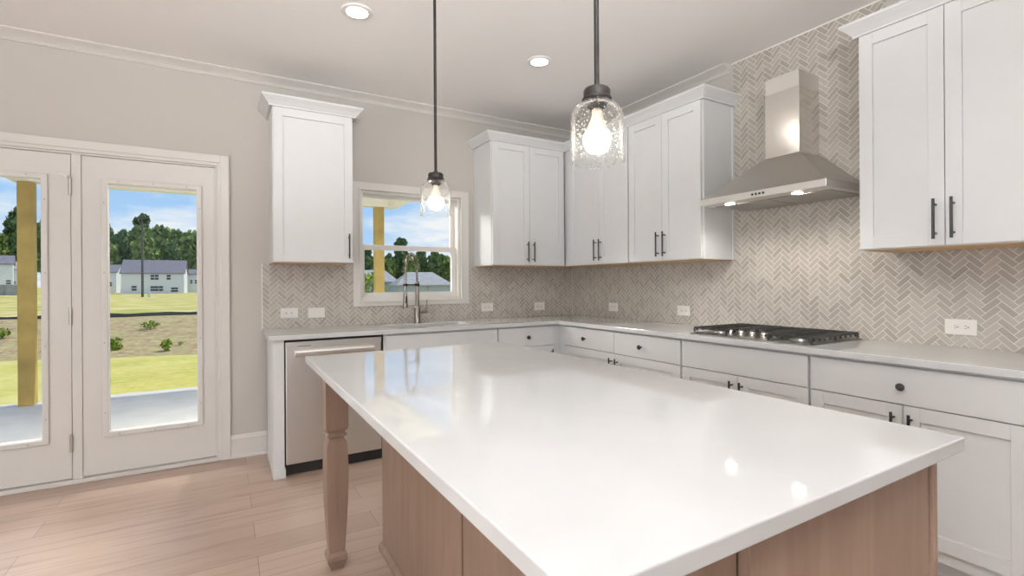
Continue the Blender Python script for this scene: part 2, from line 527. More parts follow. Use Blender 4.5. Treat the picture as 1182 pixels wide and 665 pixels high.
class MB:
    def __init__(self, mp=None):
        self.v, self.f = [], []
        self.mp = mp

    def P(self, p):
        return self.mp(*p) if self.mp else tuple(p)

    def add(self, verts, faces):
        o = len(self.v)
        self.v += [self.P(p) for p in verts]
        self.f += [tuple(i + o for i in fc) for fc in faces]
        return self

    def box(self, x0, x1, y0, y1, z0, z1):
        return self.add([(x0, y0, z0), (x1, y0, z0), (x1, y1, z0), (x0, y1, z0), (x0, y0, z1), (x1, y0, z1), (x1, y1, z1), (x0, y1, z1)],
                        [(0, 3, 2, 1), (4, 5, 6, 7), (0, 1, 5, 4), (1, 2, 6, 5), (2, 3, 7, 6), (3, 0, 4, 7)])

    def loft(self, rings, cap=True, closed=False):
        n = len(rings[0])
        vs_ = [p for r in rings for p in r]
        fs = []
        m = len(rings)
        for a in range(m if closed else m - 1):
            b = (a + 1) % m
            for i in range(n):
                k = (i + 1) % n
                fs.append((a * n + i, a * n + k, b * n + k, b * n + i))
        if cap and not closed:
            fs.append(tuple(range(n - 1, -1, -1)))
            fs.append(tuple((m - 1) * n + i for i in range(n)))
        return self.add(vs_, fs)

    def lathe(self, prof, c=(0, 0, 0), seg=32, axis='z', cap=True):
        rings = []
        for r, h in prof:
            ring = []
            for i in range(seg):
                a = 2 * PI * i / seg
                x, y = r * math.cos(a), r * math.sin(a)
                if axis == 'z':
                    ring.append((c[0] + x, c[1] + y, c[2] + h))
                elif axis == 'y':
                    ring.append((c[0] + x, c[1] + h, c[2] + y))
                else:
                    ring.append((c[0] + h, c[1] + x, c[2] + y))
            rings.append(ring)
        return self.loft(rings, cap)

    def tube(self, pts, r, seg=10, closed=False):
        pts = [Vector(p) for p in pts]
        rings = []
        n = len(pts)
        up = None
        for i, p in enumerate(pts):
            a = pts[i - 1] if (i > 0 or closed) else p
            b = pts[(i + 1) % n] if (i < n - 1 or closed) else p
            d = (b - a).normalized()
            if up is None:
                up = Vector((0, 0, 1)) if abs(d.z) < 0.9 else Vector((1, 0, 0))
            s = d.cross(up).normalized()
            up = s.cross(d).normalized()
            rr = r[i] if isinstance(r, (list, tuple)) else r
            rings.append([tuple(p + s * (math.cos(2 * PI * k / seg) * rr) + up * (math.sin(2 * PI * k / seg) * rr)) for k in range(seg)])
        return self.loft(rings, True, closed)

    def cells(self, xs, ys, z0, z1, solid, plane='xy'):
        """solid made of grid cells, only outer faces kept. plane 'xz': ys are z, z0..z1 is y"""
        idx = {}
        vs_, fs = [], []

        def vid(i, j, k):
            key = (i, j, k)
            if key not in idx:
                idx[key] = len(vs_)
                c = z1 if k else z0
                vs_.append((xs[i], ys[j], c) if plane == 'xy' else ((xs[i], c, ys[j]) if plane == 'xz' else (c, xs[i], ys[j])))
            return idx[key]
        nx, ny = len(xs) - 1, len(ys) - 1
        S = lambda i, j: 0 <= i < nx and 0 <= j < ny and solid((xs[i] + xs[i + 1]) / 2, (ys[j] + ys[j + 1]) / 2)
        for i in range(nx):
            for j in range(ny):
                if not S(i, j):
                    continue
                for k in (0, 1):
                    fs.append((vid(i, j, k), vid(i + 1, j, k), vid(i + 1, j + 1, k), vid(i, j + 1, k)))
                if not S(i - 1, j): fs.append((vid(i, j, 0), vid(i, j + 1, 0), vid(i, j + 1, 1), vid(i, j, 1)))
                if not S(i + 1, j): fs.append((vid(i + 1, j, 0), vid(i + 1, j + 1, 0), vid(i + 1, j + 1, 1), vid(i + 1, j, 1)))
                if not S(i, j - 1): fs.append((vid(i, j, 0), vid(i + 1, j, 0), vid(i + 1, j, 1), vid(i, j, 1)))
                if not S(i, j + 1): fs.append((vid(i, j + 1, 0), vid(i + 1, j + 1, 0), vid(i + 1, j + 1, 1), vid(i, j + 1, 1)))
        return self.add(vs_, fs)

    def sweep(self, prof, path, side=1):
        """profile (out, z) swept along an open xy path with mitres; out is to the right of travel * side"""
        pts = [Vector(p) for p in path]
        rings = []
        for i, p in enumerate(pts):
            ns = []
            if i > 0:
                d = (pts[i] - pts[i - 1]).normalized()
                ns.append(Vector((d.y, -d.x)) * side)
            if i < len(pts) - 1:
                d = (pts[i + 1] - pts[i]).normalized()
                ns.append(Vector((d.y, -d.x)) * side)
            if len(ns) == 1:
                mvec = ns[0]
            else:
                s = ns[0] + ns[1]
                mvec = s / (1 + ns[0].dot(ns[1]))
            rings.append([(p.x + mvec.x * o, p.y + mvec.y * o, z) for o, z in prof])
        return self.loft(rings, True)


ORG = {}


def tag(o, label=None, cat=None, group=None, kind=None):
    if label: o['label'] = label
    if cat: o['category'] = cat
    if group: o['group'] = group
    if kind: o['kind'] = kind
    return o


def thing(name, label, cat, loc, group=None, kind=None):
    o = bpy.data.objects.new(name, None)
    o.empty_display_size = 0.1
    COL.objects.link(o)
    o.location = loc
    ORG[o.name] = Vector(loc)
    return tag(o, label, cat, group, kind)


def obj(name, mb, mat, parent=None, bevel=0.0, smooth=False, segs=2):
    me = bpy.data.meshes.new(name)
    vs_ = [Vector(p) for p in mb.v]
    if parent is not None:
        org = ORG[parent.name]
    else:
        lo = [min(p[i] for p in vs_) for i in range(3)]
        hi = [max(p[i] for p in vs_) for i in range(3)]
        org = Vector(((lo[0] + hi[0]) / 2, (lo[1] + hi[1]) / 2, lo[2]))
    me.from_pydata([p - org for p in vs_], [], mb.f)
    bm = bmesh.new()
    bm.from_mesh(me)
    bmesh.ops.recalc_face_normals(bm, faces=bm.faces)
    bm.to_mesh(me)
    bm.free()
    me.materials.append(mat)
    if smooth:
        for p in me.polygons:
            p.use_smooth = True
    o = bpy.data.objects.new(name, me)
    COL.objects.link(o)
    if parent is not None:
        o.parent = parent
    else:
        o.location = org
    ORG[o.name] = org
    if bevel:
        md = o.modifiers.new('bevel', 'BEVEL')
        md.width = bevel
        md.segments = segs
        md.limit_method = 'ANGLE'
        md.angle_limit = math.radians(40)
        md.use_clamp_overlap = True
    if smooth:
        try:
            me.set_sharp_from_angle(angle=math.radians(40))
        except Exception:
            pass
    return o


def struct(name, mb, mat, label=None, bevel=0.0):
    o = obj(name, mb, mat, None, bevel)
    o['kind'] = 'structure'
    if label:
        o['label'] = label
    return o


# wall-relative coordinates: a = metres from the room corner along the wall, b = metres out from the wall
mapB = lambda a, b, z: (-a, -b, z)
mapR = lambda a, b, z: (-b, -a, z)

# ------------------------------------------------------------------ room shell
XL, YR = -7.5, -8.7
struct('floor', MB().box(XL, 0, YR, 0, -0.12, 0), M_floor)
struct('ceiling', MB().box(XL - .15, 0.15, YR - .15, 0.15, H, H + 0.15), M_ceil)

D0, D1, DT = -4.755, -3.131, 2.078            # french door opening
W0, W1, WZ0, WZ1 = -2.140, -1.258, 1.100, 2.000   # window opening
wb = MB()
xs = sorted([XL - .15, D0, D1, W0, W1, 0.15])
zs = sorted([-0.3, 0.0, WZ0, WZ1, DT, H])
wb.cells(xs, zs, 0.0, 0.16, lambda x, z: not (D0 < x < D1 and 0 < z < DT) and not (W0 < x < W1 and WZ0 < z < WZ1), 'xz')
struct('wall_back', wb, M_wall)
struct('wall_right', MB().box(0, 0.15, YR - .15, 0.0, -0.12, H), M_wall)
lw = MB()
lw.cells([YR - .15, -6.1, -3.1, 0.0], [-0.12, 0.6, 2.4, H], XL - .15, XL, lambda y, z: not (-6.1 < y < -3.1 and 0.6 < z < 2.4), 'yz')
struct('wall_left', lw, M_wall)
rw = MB()
rw.cells([XL, -5.6, -1.0, 0.0], [-0.12, 0.6, 2.5, H], YR - .15, YR, lambda x, z: not (-5.6 < x < -1.0 and 0.6 < z < 2.5), 'xz')
struct('wall_rear', rw, M_wall)

# tiled splashback
bs = MB()
TZ = 1.393
bxs = sorted([-2.847, -2.200, -1.178, -0.010])
bs.cells(bxs, [CT, 1.062, TZ], -0.010, -0.0005, lambda x, z: not (-2.2 < x < -1.178 and z > 1.062), 'xz')
struct('trim_1', bs, M_tileB, 'greige herringbone tile splashback on the sink wall')
rs = MB()
rs.cells([-3.56, -2.780, -1.866, 0.0], [CT, TZ, H - 0.001], -0.010, -0.0005, lambda y, z: z < TZ or (-2.78 < y < -1.866), 'yz')
struct('trim_2', rs, M_tileR, 'greige herringbone tile on the cooktop wall, up to the ceiling behind the hood')
# pale edge strips finishing the tile
es = MB()
es.box(-0.012, -0.0005, -0.012, -0.0005, CT, TZ)
es.box(-0.0125, -0.0005, -2.786, -1.860, H - 0.009, H - 0.001)
es.box(-2.852, -2.847, -0.0115, -0.0005, CT, TZ)
struct('trim_3', es, M_plastic, 'pale edge strip finishing the tile')

# crown moulding on the ceiling
cprof = [(0.0, H), (0.075, H), (0.075, H - 0.008), (0.066, H - 0.013), (0.058, H - 0.017), (0.040, H - 0.026), (0.024, H - 0.036), (0.016, H - 0.043), (0.016, H - 0.047), (0.010, H - 0.050), (0.010, H - 0.056), (0.0, H - 0.056)]
cprof = [(o, z - 0.0005) for o, z in cprof]
cm = MB()
cm.sweep(cprof, [(XL, 0), (0, 0), (0, -1.838)], 1)
struct('trim_4', cm, M_trim, 'painted crown moulding along the ceiling of the back wall and right wall')
cm2 = MB()
cm2.sweep(cprof, [(0, -2.845), (0, YR)], 1)
struct('trim_5', cm2, M_trim, 'painted crown moulding right of the tiled strip')

# baseboard between the french doors and the counter
bprof = [(0, 0.0), (0.024, 0.0), (0.024, 0.012), (0.019, 0.020), (0.015, 0.022), (0.015, 0.138), (0.011, 0.146), (0.009, 0.156), (0.004, 0.162), (0, 0.162)]
bb = MB()
bb.sweep(bprof, [(-3.056, 0), (-2.822, 0)], 1)
struct('baseboard_back', bb, M_trim)
bb = MB()
bb.sweep(bprof, [(XL, 0), (-4.83, 0)], 1)
struct('baseboard_left', bb, M_trim)

# ------------------------------------------------------------------ french doors
dr = thing('door_frame', None, None, (-3.94, 0, 0), kind='structure')
dr.name = 'trim_6'
ORG[dr.name] = Vector((-3.94, 0, 0))
c = MB()
CW = 0.075
# casing: two stepped layers, mitred as an inverted U
for (o0, o1, th) in ((0.0, CW, 0.012), (0.022, CW, 0.019)):
    c.box(D1 + o0, D1 + o1, -th, 0, 0.0, DT + o1)
    c.box(D0 - o1, D0 - o0, -th, 0, 0.0, DT + o1)
    c.box(D0 - o0, D1 + o0, -th, 0, DT + o0, DT + o1)
obj('casing', c, M_trim, dr, 0.003)
j = MB()
j.box(D1 - 0.012, D1, 0.0, 0.16, 0, DT)
j.box(D0, D0 + 0.012, 0.0, 0.16, 0, DT)
j.box(D0 + .012, D1 - .012, 0.0, 0.16, DT - 0.012, DT)
j.box(-3.914, -3.866, 0.0, 0.16, 0.026, DT - .012)
for xa, xb in ((D1 - 0.034, D1 - 0.012), (-3.936, -3.914), (-3.866, -3.844), (D0 + 0.012, D0 + 0.058)):
    j.box(xa, xb, 0.0655, 0.09, 0.026, DT - .012)
j.box(D0 + .058, D1 - .034, 0.0655, 0.09, DT - 0.034, DT - .012)
obj('jamb', j, M_trim, dr, 0.002)
j = MB()
j.box(D0, D1, -0.020, 0.16, 0.001, 0.026)
obj('threshold', j, M_trim, dr, 0.003)


def french_door(name, x0, x1, gx0, gx1, label, hinge):
    z0, z1, gz0, gz1 = 0.032, 2.064, 0.293, 1.900
    r = thing(name, label, None, ((x0 + x1) / 2, 0.03, z0), kind='structure')
    p = MB()
    y0, y1 = 0.008, 0.052
    p.cells([x0, gx0, gx1, x1], [z0, gz0, gz1, z1], y0, y1, lambda x, z: not (gx0 < x < gx1 and gz0 < z < gz1), 'xz')
    obj('door_panel', p, M_trim, r, 0.0015)
    # applied glass frame both faces
    f = MB()
    for ya, yb in ((-0.004, 0.008), (0.052, 0.064)):
        f.cells([gx0 - 0.030, gx0 + 0.003, gx1 - 0.003, gx1 + 0.030], [gz0 - 0.030, gz0 + 0.003, gz1 - 0.003, gz1 + 0.030], ya, yb,
                lambda x, z: not (gx0 < x < gx1 and gz0 < z < gz1), 'xz')
    fo = obj('glass_frame', f, M_trim, r, 0.006, segs=3)
    s = MB()
    for t_ in (0.08, 0.36, 0.64, 0.92):
        for gx in (gx0 - 0.016, gx1 + 0.016):
            s.lathe([(0.0045, 0.0), (0.0035, -0.0015)], (gx, -0.004, gz0 + (gz1 - gz0) * t_), 10, 'y')
    for t_ in (0.12, 0.5, 0.88):
        for gz in (gz0 - 0.016, gz1 + 0.016):
            s.lathe([(0.0045, 0.0), (0.0035, -0.0015)], (gx0 + (gx1 - gx0) * t_, -0.004, gz), 10, 'y')
    obj('screw_cap', s, M_hinge, fo)
    g = MB()
    g.box(gx0 - 0.002, gx1 + 0.002, 0.027, 0.031, gz0 - 0.002, gz1 + 0.002)
    obj('pane', g, M_pane, r)
    if hinge:
        for hz in (0.255, 1.05, 1.862):
            h = MB()
            for q in range(3):
                h.lathe([(0.0075, q * 0.036), (0.0075, q * 0.036 + 0.035)], (x1 + 0.001, -0.004, hz - 0.054), 12)
            h.box(x1 - 0.012, x1 + 0.001, 0.004, 0.0075, hz - 0.054, hz + 0.053)
            h.lathe([(0.002, -0.004), (0.006, -0.003), (0.006, 0.0)], (x1 + 0.001, -0.004, hz - 0.054), 12)
            obj('hinge', h, M_hinge, r)
        d = MB()
        d.tube([(x1 + 0.001, -0.006, 1.92), (x1 - 0.02, -0.025, 1.922), (x1 - 0.055, -0.034, 1.935)], 0.004, 8)
        d.tube([(x1 + 0.001, -0.012, 1.918), (x1 - 0.012, -0.034, 1.920)], 0.008, 8)
        obj('door_stop', d, M_rubber, r)
    return r


french_door('door_1', -4.72, -3.918, -4.596, -4.053, 'hinged full-glass patio door at the left edge', True)
french_door('door_2', -3.8655, -3.1435, -3.738, -3.250, 'fixed full-glass patio door panel right of the hinged one', False)

# ------------------------------------------------------------------ window over the sink
wn = thing('window_1', 'white double-hung window over the kitchen sink', None, ((W0 + W1) / 2, 0, WZ0), kind='structure')
c = MB()
c.cells([-2.200, W0, W1, -1.178], [1.056, WZ0, WZ1, 2.062], -0.020, 0.0, lambda x, z: not (W0 < x < W1 and WZ0 < z < WZ1), 'xz')
obj('casing', c, M_trim, wn, 0.003)
c = MB()
c.cells([W0 - 0.014, W0 + 0.001, W1 - 0.001, W1 + 0.014], [WZ0 - 0.014, WZ0 + 0.001, WZ1 - 0.001, WZ1 + 0.014], -0.027, -0.0195, lambda x, z: not (W0 < x < W1 and WZ0 < z < WZ1), 'xz')
obj('inner_bead', c, M_trim, wn, 0.003)
fr = MB()
fr.cells([W0, W0 + 0.022, W1 - 0.022, W1], [WZ0, WZ0 + 0.022, WZ1 - 0.018, WZ1], 0.0, 0.14, lambda x, z: not (W0 + .022 < x < W1 - .022 and WZ0 + .022 < z < WZ1 - .018), 'xz')
obj('window_frame', fr, M_vinyl, wn, 0.002)
a0, a1 = W0 + 0.022, W1 - 0.022
us = MB()
us.cells([a0, a0 + 0.020, a1 - 0.034, a1], [1.532, 1.566, 1.958, WZ1 - 0.018], 0.085, 0.115, lambda x, z: not (a0 + .02 < x < a1 - .034 and 1.566 < z < 1.958), 'xz')
uso = obj('upper_sash', us, M_vinyl, wn, 0.002)
g = MB(); g.box(a0 + 0.016, a1 - 0.030, 0.098, 0.102, 1.562, 1.962)
obj('pane', g, M_pane, uso)
ls = MB()
ls.cells([a0, a0 + 0.024, a1 - 0.040, a1], [WZ0 + 0.022, 1.166, 1.520, 1.556], 0.045, 0.080, lambda x, z: not (a0 + .024 < x < a1 - .040 and 1.166 < z < 1.52), 'xz')
lso = obj('lower_sash', ls, M_vinyl, wn, 0.002)
g = MB(); g.box(a0 + 0.020, a1 - 0.036, 0.060, 0.064, 1.162, 1.524)
obj('pane', g, M_pane, lso)

# ------------------------------------------------------------------ cabinets


def shaker(mp, a0, a1, z0, z1, b0, t=0.020, rail=0.058, rec=0.009):
    m = MB(mp)
    m.box(a0, a0 + rail, b0, b0 + t, z0, z1)
    m.box(a1 - rail, a1, b0, b0 + t, z0, z1)
    m.box(a0 + rail, a1 - rail, b0, b0 + t, z0, z0 + rail)
    m.box(a0 + rail, a1 - rail, b0, b0 + t, z1 - rail, z1)
    m.box(a0 + rail, a1 - rail, b0, b0 + t - rec, z0 + rail, z1 - rail)
    return m


def pull(mp, a, zc, b, parent, ln=0.178):
    m = MB(mp)
    m.tube([(a, b + 0.032, zc - ln / 2), (a, b + 0.032, zc + ln / 2)], 0.0058, 12)
    for s in (-1, 1):
        m.tube([(a, b, zc + s * ln * 0.36), (a, b + 0.032, zc + s * ln * 0.36)], 0.0045, 10)
    return obj('handle', m, M_black, parent, smooth=True)


def knob(mp, a, z, b, parent):
    m = MB(mp)
    m.lathe([(0.0065, 0.0), (0.0055, 0.012), (0.010, 0.017), (0.0155, 0.021), (0.0165, 0.026), (0.013, 0.030), (0.004, 0.0315)], (a, b, z), 20, 'y')
    return obj('knob', m, M_black, parent, smooth=True)


UZ0, UZ1 = 1.392, 2.462


def upper(label, mp, a0, a1, doors, group=None, left_fill=0, b_wall=0.0005):
    ac = (a0 + a1) / 2
    r = thing('upper_cabinet', label, 'cabinet', mp(ac, 0.17, UZ0), group)
    m = MB(mp)
    m.box(a0 + .016, a1 - .016, b_wall, 0.311, UZ0 + 0.012, UZ1)
    m.box(a0, a0 + 0.016, b_wall, 0.330, UZ0, UZ1)
    m.box(a1 - 0.016, a1, b_wall, 0.330, UZ0, UZ1)
    m.box(a0 + .016, a1 - .016, 0.311, 0.330, UZ0, UZ1)
    obj('body', m, M_cab, r, 0.0015)
    m = MB(mp)
    m.box(a0 + 0.012, a1 - 0.012, 0.011, 0.329, UZ0 - 0.0035, UZ0 - 0.0002)
    u = obj('underside', m, M_birch, r)
    tag(u, 'bare wood underside')
    for (d0, d1, hs) in doors:
        d = obj('door', shaker(mp, d0, d1, UZ0 + 0.004, UZ1 - 0.008, 0.331), M_cab, r, 0.0012)
        pull(mp, (d0 + 0.030) if hs < 0 else (d1 - 0.030), 1.513, 0.351, d)
    return r


ccp = [(0.0006, 2.4565), (0.0215, 2.4565), (0.023, 2.466), (0.030, 2.474), (0.042, 2.489), (0.055, 2.502), (0.062, 2.510), (0.066, 2.512), (0.066, 2.526), (-0.02, 2.526), (-0.02, 2.4625), (0.0006, 2.4625)]


def cab_crown(label, paths):
    m = MB()
    for p in paths:
        m.sweep(ccp, p, 1)
    return m


# upper cabinets: back wall
u1 = upper('single-door white upper cabinet between the french doors and the window', mapB, 2.268, 2.802, [(2.274, 2.796, -1)])
m = MB(); m.sweep(ccp, [(-2.802, -0.001), (-2.802, -0.330), (-2.268, -0.330), (-2.268, -0.001)], 1)
obj('crown', m, M_cab, u1, 0.001)
u2 = upper('two-door white upper cabinet right of the sink window', mapB, 0.352, 1.117, [(0.362, 0.737, 1), (0.740, 1.112, -1)])
u3 = upper('white upper cabinet in the inside corner, left of the cabinet beside the hood', mapR, 0.0005, 1.178, [(0.425, 0.8265, 1), (0.8295, 1.173, -1)])
u4 = upper('two-door white upper cabinet directly left of the range hood', mapR, 1.180, 1.866, [(1.186, 1.5215, 1), (1.5245, 1.860, -1)])
u5 = upper('large white upper cabinet right of the range hood, cut by the frame edge', mapR, 2.802, 3.486, [(2.808, 3.1425, 1), (3.1455, 3.480, -1)])
m = MB(); m.sweep(ccp, [(-0.001, -2.802), (-0.330, -2.802), (-0.330, -3.486), (-0.001, -3.486)], 1)
obj('crown', m, M_cab, u5, 0.001)
m = MB(); m.sweep(ccp, [(-1.117, -0.001), (-1.117, -0.330), (-0.330, -0.330), (-0.330, -1.866), (-0.001, -1.866)], 1)
k = obj('cabinet_crown', m, M_cab, None, 0.001)
tag(k, 'white crown moulding running over the three upper cabinets around the corner', 'moulding')
# slim scribe against the wall on the side next to the hood
m = MB(mapR); m.box(1.866, 1.872, 0.0105, 0.030, UZ0, 2.455); m.box(1.866, 1.872, 0.306, 0.330, UZ0, 2.455)
obj('scribe_strip', m, M_cab, u4)

BZ, BT = 0.104, 0.8835


def base(label, mp, a0, a1, drawers, doors, face=0.580, group=None, rail_b=0.09):
    r = thing('base_cabinet', label, 'cabinet', mp((a0 + a1) / 2, 0.3, 0), group)
    m = MB(mp)
    m.box(a0, a1, 0.0115, face - 0.02, 0.09, BT - (0.215 if 'sink' in label else 0))
    m.box(a0, a1, face - 0.02, face, 0.09, BT)
    obj('body', m, M_cab, r, 0.001)
    m = MB(mp)
    m.box(a0, a1, 0.0115, face - 0.075, 0.001, 0.0898)
    obj('toe_kick', m, M_cab, r)
    for (d0, d1, kn) in drawers:
        f = MB(mp); f.box(d0, d1, face + 0.001, face + 0.020, 0.713, 0.870)
        d = obj('drawer', f, M_cab, r, 0.0015)
        if kn is not None:
            knob(mp, kn, 0.789, face + 0.020, d)
    for (d0, d1, hs) in doors:
        d = obj('door', shaker(mp, d0, d1, 0.145, 0.7085, face + 0.001, 0.019), M_cab, r, 0.0012)
        if hs:
            pull(mp, (d0 + 0.030) if hs < 0 else (d1 - 0.030), 0.592, face + 0.020, d, 0.172)
    return r


base('white sink base cabinet with a plain false front, right of the dishwasher', mapB, 1.205, 2.118, [(1.211, 2.112, None)], [(1.211, 1.660, 1), (1.663, 2.112, -1)])
base('narrow white base cabinet with one drawer between the sink cabinet and the corner', mapB, 0.5805, 1.2045, [(0.662, 1.197, 0.928)], [(0.662, 1.197, -1)])
base('white base cabinet with two drawers side by side, at the corner', mapR, 0.0115, 1.9035, [(0.668, 1.2805, 0.945), (1.2835, 1.897, 1.560)], [(0.668, 1.2905, 1), (1.2935, 1.897, -1)])
base('white base cabinet under the gas cooktop', mapR, 1.9045, 2.6925, [(1.911, 2.686, None)], [(1.911, 2.297, 1), (2.300, 2.686, -1)])
base('white base cabinet right of the cooktop with one wide drawer', mapR, 2.6935, 3.478, [(2.700, 3.470, 3.080)], [(2.700, 3.0785, 1), (3.0815, 3.470, -1)])

# end panel beside the dishwasher
m = MB(mapB)
m.box(2.762, 2.822, 0.0255, 0.600, 0.001, BT)
m.box(2.756, 2.826, 0.0255, 0.6045, 0.001, 0.060)
e = obj('end_panel', m, M_cab, None, 0.0012)
tag(e, 'white cabinet end panel standing left of the dishwasher', 'panel')

# countertop: one L-shaped slab with sink cut-out
SX0, SX1, SY0, SY1 = -2.040, -1.385, -0.485, -0.225
m = MB()
m.cells(sorted([-2.851, SX0, SX1, -0.626, -0.0105]), sorted([-3.530, -0.626, SY0, SY1, -0.0105]), BT + 0.0005, CT,
        lambda x, y: (y > -0.626 or x > -0.626) and not (SX0 < x < SX1 and SY0 < y < SY1))
k = obj('countertop', m, M_quartz, None, 0.003)
tag(k, 'white quartz countertop running along both walls in an L', 'countertop')

# sink bowl
m = MB()
t = 0.006
m.cells([SX0 - 0.02, SX0, SX1, SX1 + 0.02], [SY0 - 0.02, SY0, SY1, SY1 + 0.02], BT - 0.2, BT - 0.0005, lambda x, y: not (SX0 < x < SX1 and SY0 < y < SY1))
m.box(SX0 - .02, SX1 + .02, SY0 - .02, SY1 + .02, BT - 0.208, BT - 0.2)
sk = thing('sink', 'undermount stainless sink bowl set into the counter below the window', 'sink', ((SX0 + SX1) / 2, (SY0 + SY1) / 2, BT - .208))
obj('bowl', m, M_sinksteel, sk, 0.004)
m = MB(); m.lathe([(0.045, 0.0), (0.045, 0.004), (0.03, 0.004), (0.02, 0.001)], ((SX0 + SX1) / 2, (SY0 + SY1) / 2, BT - 0.1998), 24)
obj('drain', m, M_sinksteel, sk, smooth=True)

# faucet
FX, FY = -1.700, -0.105
fa = thing('faucet', 'brushed nickel spring-neck kitchen faucet on the counter behind the sink', 'faucet', (FX, FY, CT))
m = MB()
m.lathe([(0.030, 0), (0.030, 0.006), (0.027, 0.010), (0.025, 0.05), (0.025, 0.125), (0.021, 0.132), (0.0165, 0.136), (0.0165, 0.34), (0.013, 0.345)], (FX, FY, CT + 0.0005), 24)
obj('body', m, M_nickel, fa, smooth=True)
dv = Vector((-0.135, -0.105, 0))
arc = []
for i in range(41):
    th = PI * i / 40
    arc.append(Vector((FX, FY, CT)) + dv * (0.5 - 0.5 * math.cos(th)) + Vector((0, 0, 0.335 + 0.232 * math.sin(th) ** 0.8 if i not in (0, 40) else 0.335)))
for i in range(1, 5):
    arc.append(arc[40] + Vector((0, 0, -0.02 * i)))
m = MB(); m.tube(arc, 0.007, 8)
ho = obj('hose', m, M_nickel, fa, smooth=True)
# spring coil around the hose
coil = []
turns = 46
tot = len(arc) - 1
for i in range(turns * 10 + 1):
    s = i / (turns * 10) * (tot - 0.01)
    k0 = int(s); f_ = s - k0
    p = arc[k0].lerp(arc[k0 + 1], f_)
    d = (arc[k0 + 1] - arc[k0]).normalized()
    sd = d.cross(Vector((0.614, -0.789, 0))).normalized()
    nn = Vector((0.614, -0.789, 0))
    an = 2 * PI * i / 10
    coil.append(p + (sd * math.cos(an) + nn * math.sin(an)) * 0.0125)
m = MB(); m.tube(coil, 0.0024, 5)
obj('spring', m, M_nickel, fa, smooth=True)
ep = arc[-1]
m = MB()
m.lathe([(0.010, 0.0), (0.015, -0.012), (0.017, -0.05), (0.017, -0.085), (0.020, -0.095), (0.020, -0.120), (0.016, -0.124)], tuple(ep), 20)
sp_ = obj('spray_head', m, M_nickel, fa, smooth=True)
m = MB(); m.box(ep.x - 0.006, ep.x + 0.006, ep.y - 0.021, ep.y - 0.014, ep.z - 0.085, ep.z - 0.03)
obj('spray_button', m, M_black, sp_, 0.002)
m = MB(); m.tube([(FX, FY, CT + 0.315), (ep.x, ep.y, CT + 0.315)], 0.006, 10)
m.lathe([(0.021, -0.01), (0.021, 0.01)], (FX, FY, CT + 0.315), 18)
m.lathe([(0.018, -0.008), (0.018, 0.008)], (ep.x, ep.y, CT + 0.315), 18)
obj('support_arm', m, M_bronze, fa, smooth=True)
m = MB()
m.tube([(FX + 0.02, FY, CT + 0.09), (FX + 0.085, FY, CT + 0.09)], 0.015, 16)
m.tube([(FX + 0.078, FY, CT + 0.095), (FX + 0.086, FY - .003, CT + 0.19)], [0.007, 0.0045], 10)
obj('lever', m, M_nickel, fa, smooth=True)

# ------------------------------------------------------------------ dishwasher
dw = thing('dishwasher', 'stainless steel dishwasher built in at the left end of the counter', 'dishwasher', (-2.44, -0.3, 0))
m = MB(mapB)
m.box(2.124, 2.756, 0.03, 0.555, 0.001, 0.880)
obj('tub', m, M_black, dw)
m = MB(mapB)
m.box(2.138, 2.752, 0.558, 0.592, 0.078, 0.866)
obj('door', m, M_steel, dw, 0.004)
m = MB(mapB)
hp = []
for i in range(9):
    a = i / 8
    hp.append(a)
prof = [(0.5925, 0.765), (0.624, 0.772), (0.630, 0.785), (0.630, 0.803), (0.622, 0.812), (0.5925, 0.812)]
m.loft([[(aa, b, z) for b, z in prof] for aa in (2.190, 2.700)])
obj('handle', m, M_steel, dw, 0.003)
m = MB(mapB)
m.box(2.138, 2.752, 0.5925, 0.597, 0.832, 0.866)
obj('control_strip', m, M_steel, dw, 0.0015)
m = MB(mapB); m.box(2.600, 2.682, 0.5971, 0.598, 0.836, 0.8395)
obj('vent_slot', m, M_slot, dw)
m = MB(mapB); m.box(2.130, 2.754, 0.500, 0.520, 0.002, 0.077)
obj('kick_plate', m, M_black, dw)

# ------------------------------------------------------------------ range hood
HY = -2.336
hd = thing('range_hood', 'stainless steel chimney range hood on the tiled wall over the cooktop', 'range hood', (-0.2, HY, 1.715))


def ring(x, hw, z):
    return [(-0.0105, HY - hw, z), (x, HY - hw, z), (x, HY + hw, z), (-0.0105, HY + hw, z)]


m = MB()
m.loft([ring(-0.48, 0.381, 1.717), ring(-0.48, 0.381, 1.757)])
lip = obj('lip', m, M_steel, hd, 0.002)
m = MB()
rr = []
for i in range(13):
    t_ = i / 12
    s = (1 - t_)
    kf = s ** 0.86 * 0.92 + 0.08 * s * s
    rr.append(ring(-0.222 - (0.480 - 0.222) * kf, 0.106 + (0.381 - 0.106) * kf, 1.7572 + (1.985 - 1.7572) * (t_ ** 1.12)))
m.loft(rr)
obj('canopy', m, M_hood, hd, smooth=True)
m = MB(); m.loft([ring(-0.222, 0.104, 1.9852), ring(-0.222, 0.104, 2.372)])
obj('chimney', m, M_chim, hd, 0.002)
m = MB(); m.loft([ring(-0.220, 0.102, 2.3722), ring(-0.220, 0.102, 2.468)])
obj('chimney_extension', m, M_steel, hd, 0.002)
for sgn in (-1, 1):
    m = MB()
    m.box(-0.375, -0.05, HY + sgn * 0.006 if sgn > 0 else HY - 0.345, HY + 0.345 if sgn > 0 else HY - 0.006, 1.712, 1.7168)
    obj('filter', m, M_sinksteel, hd, 0.001)
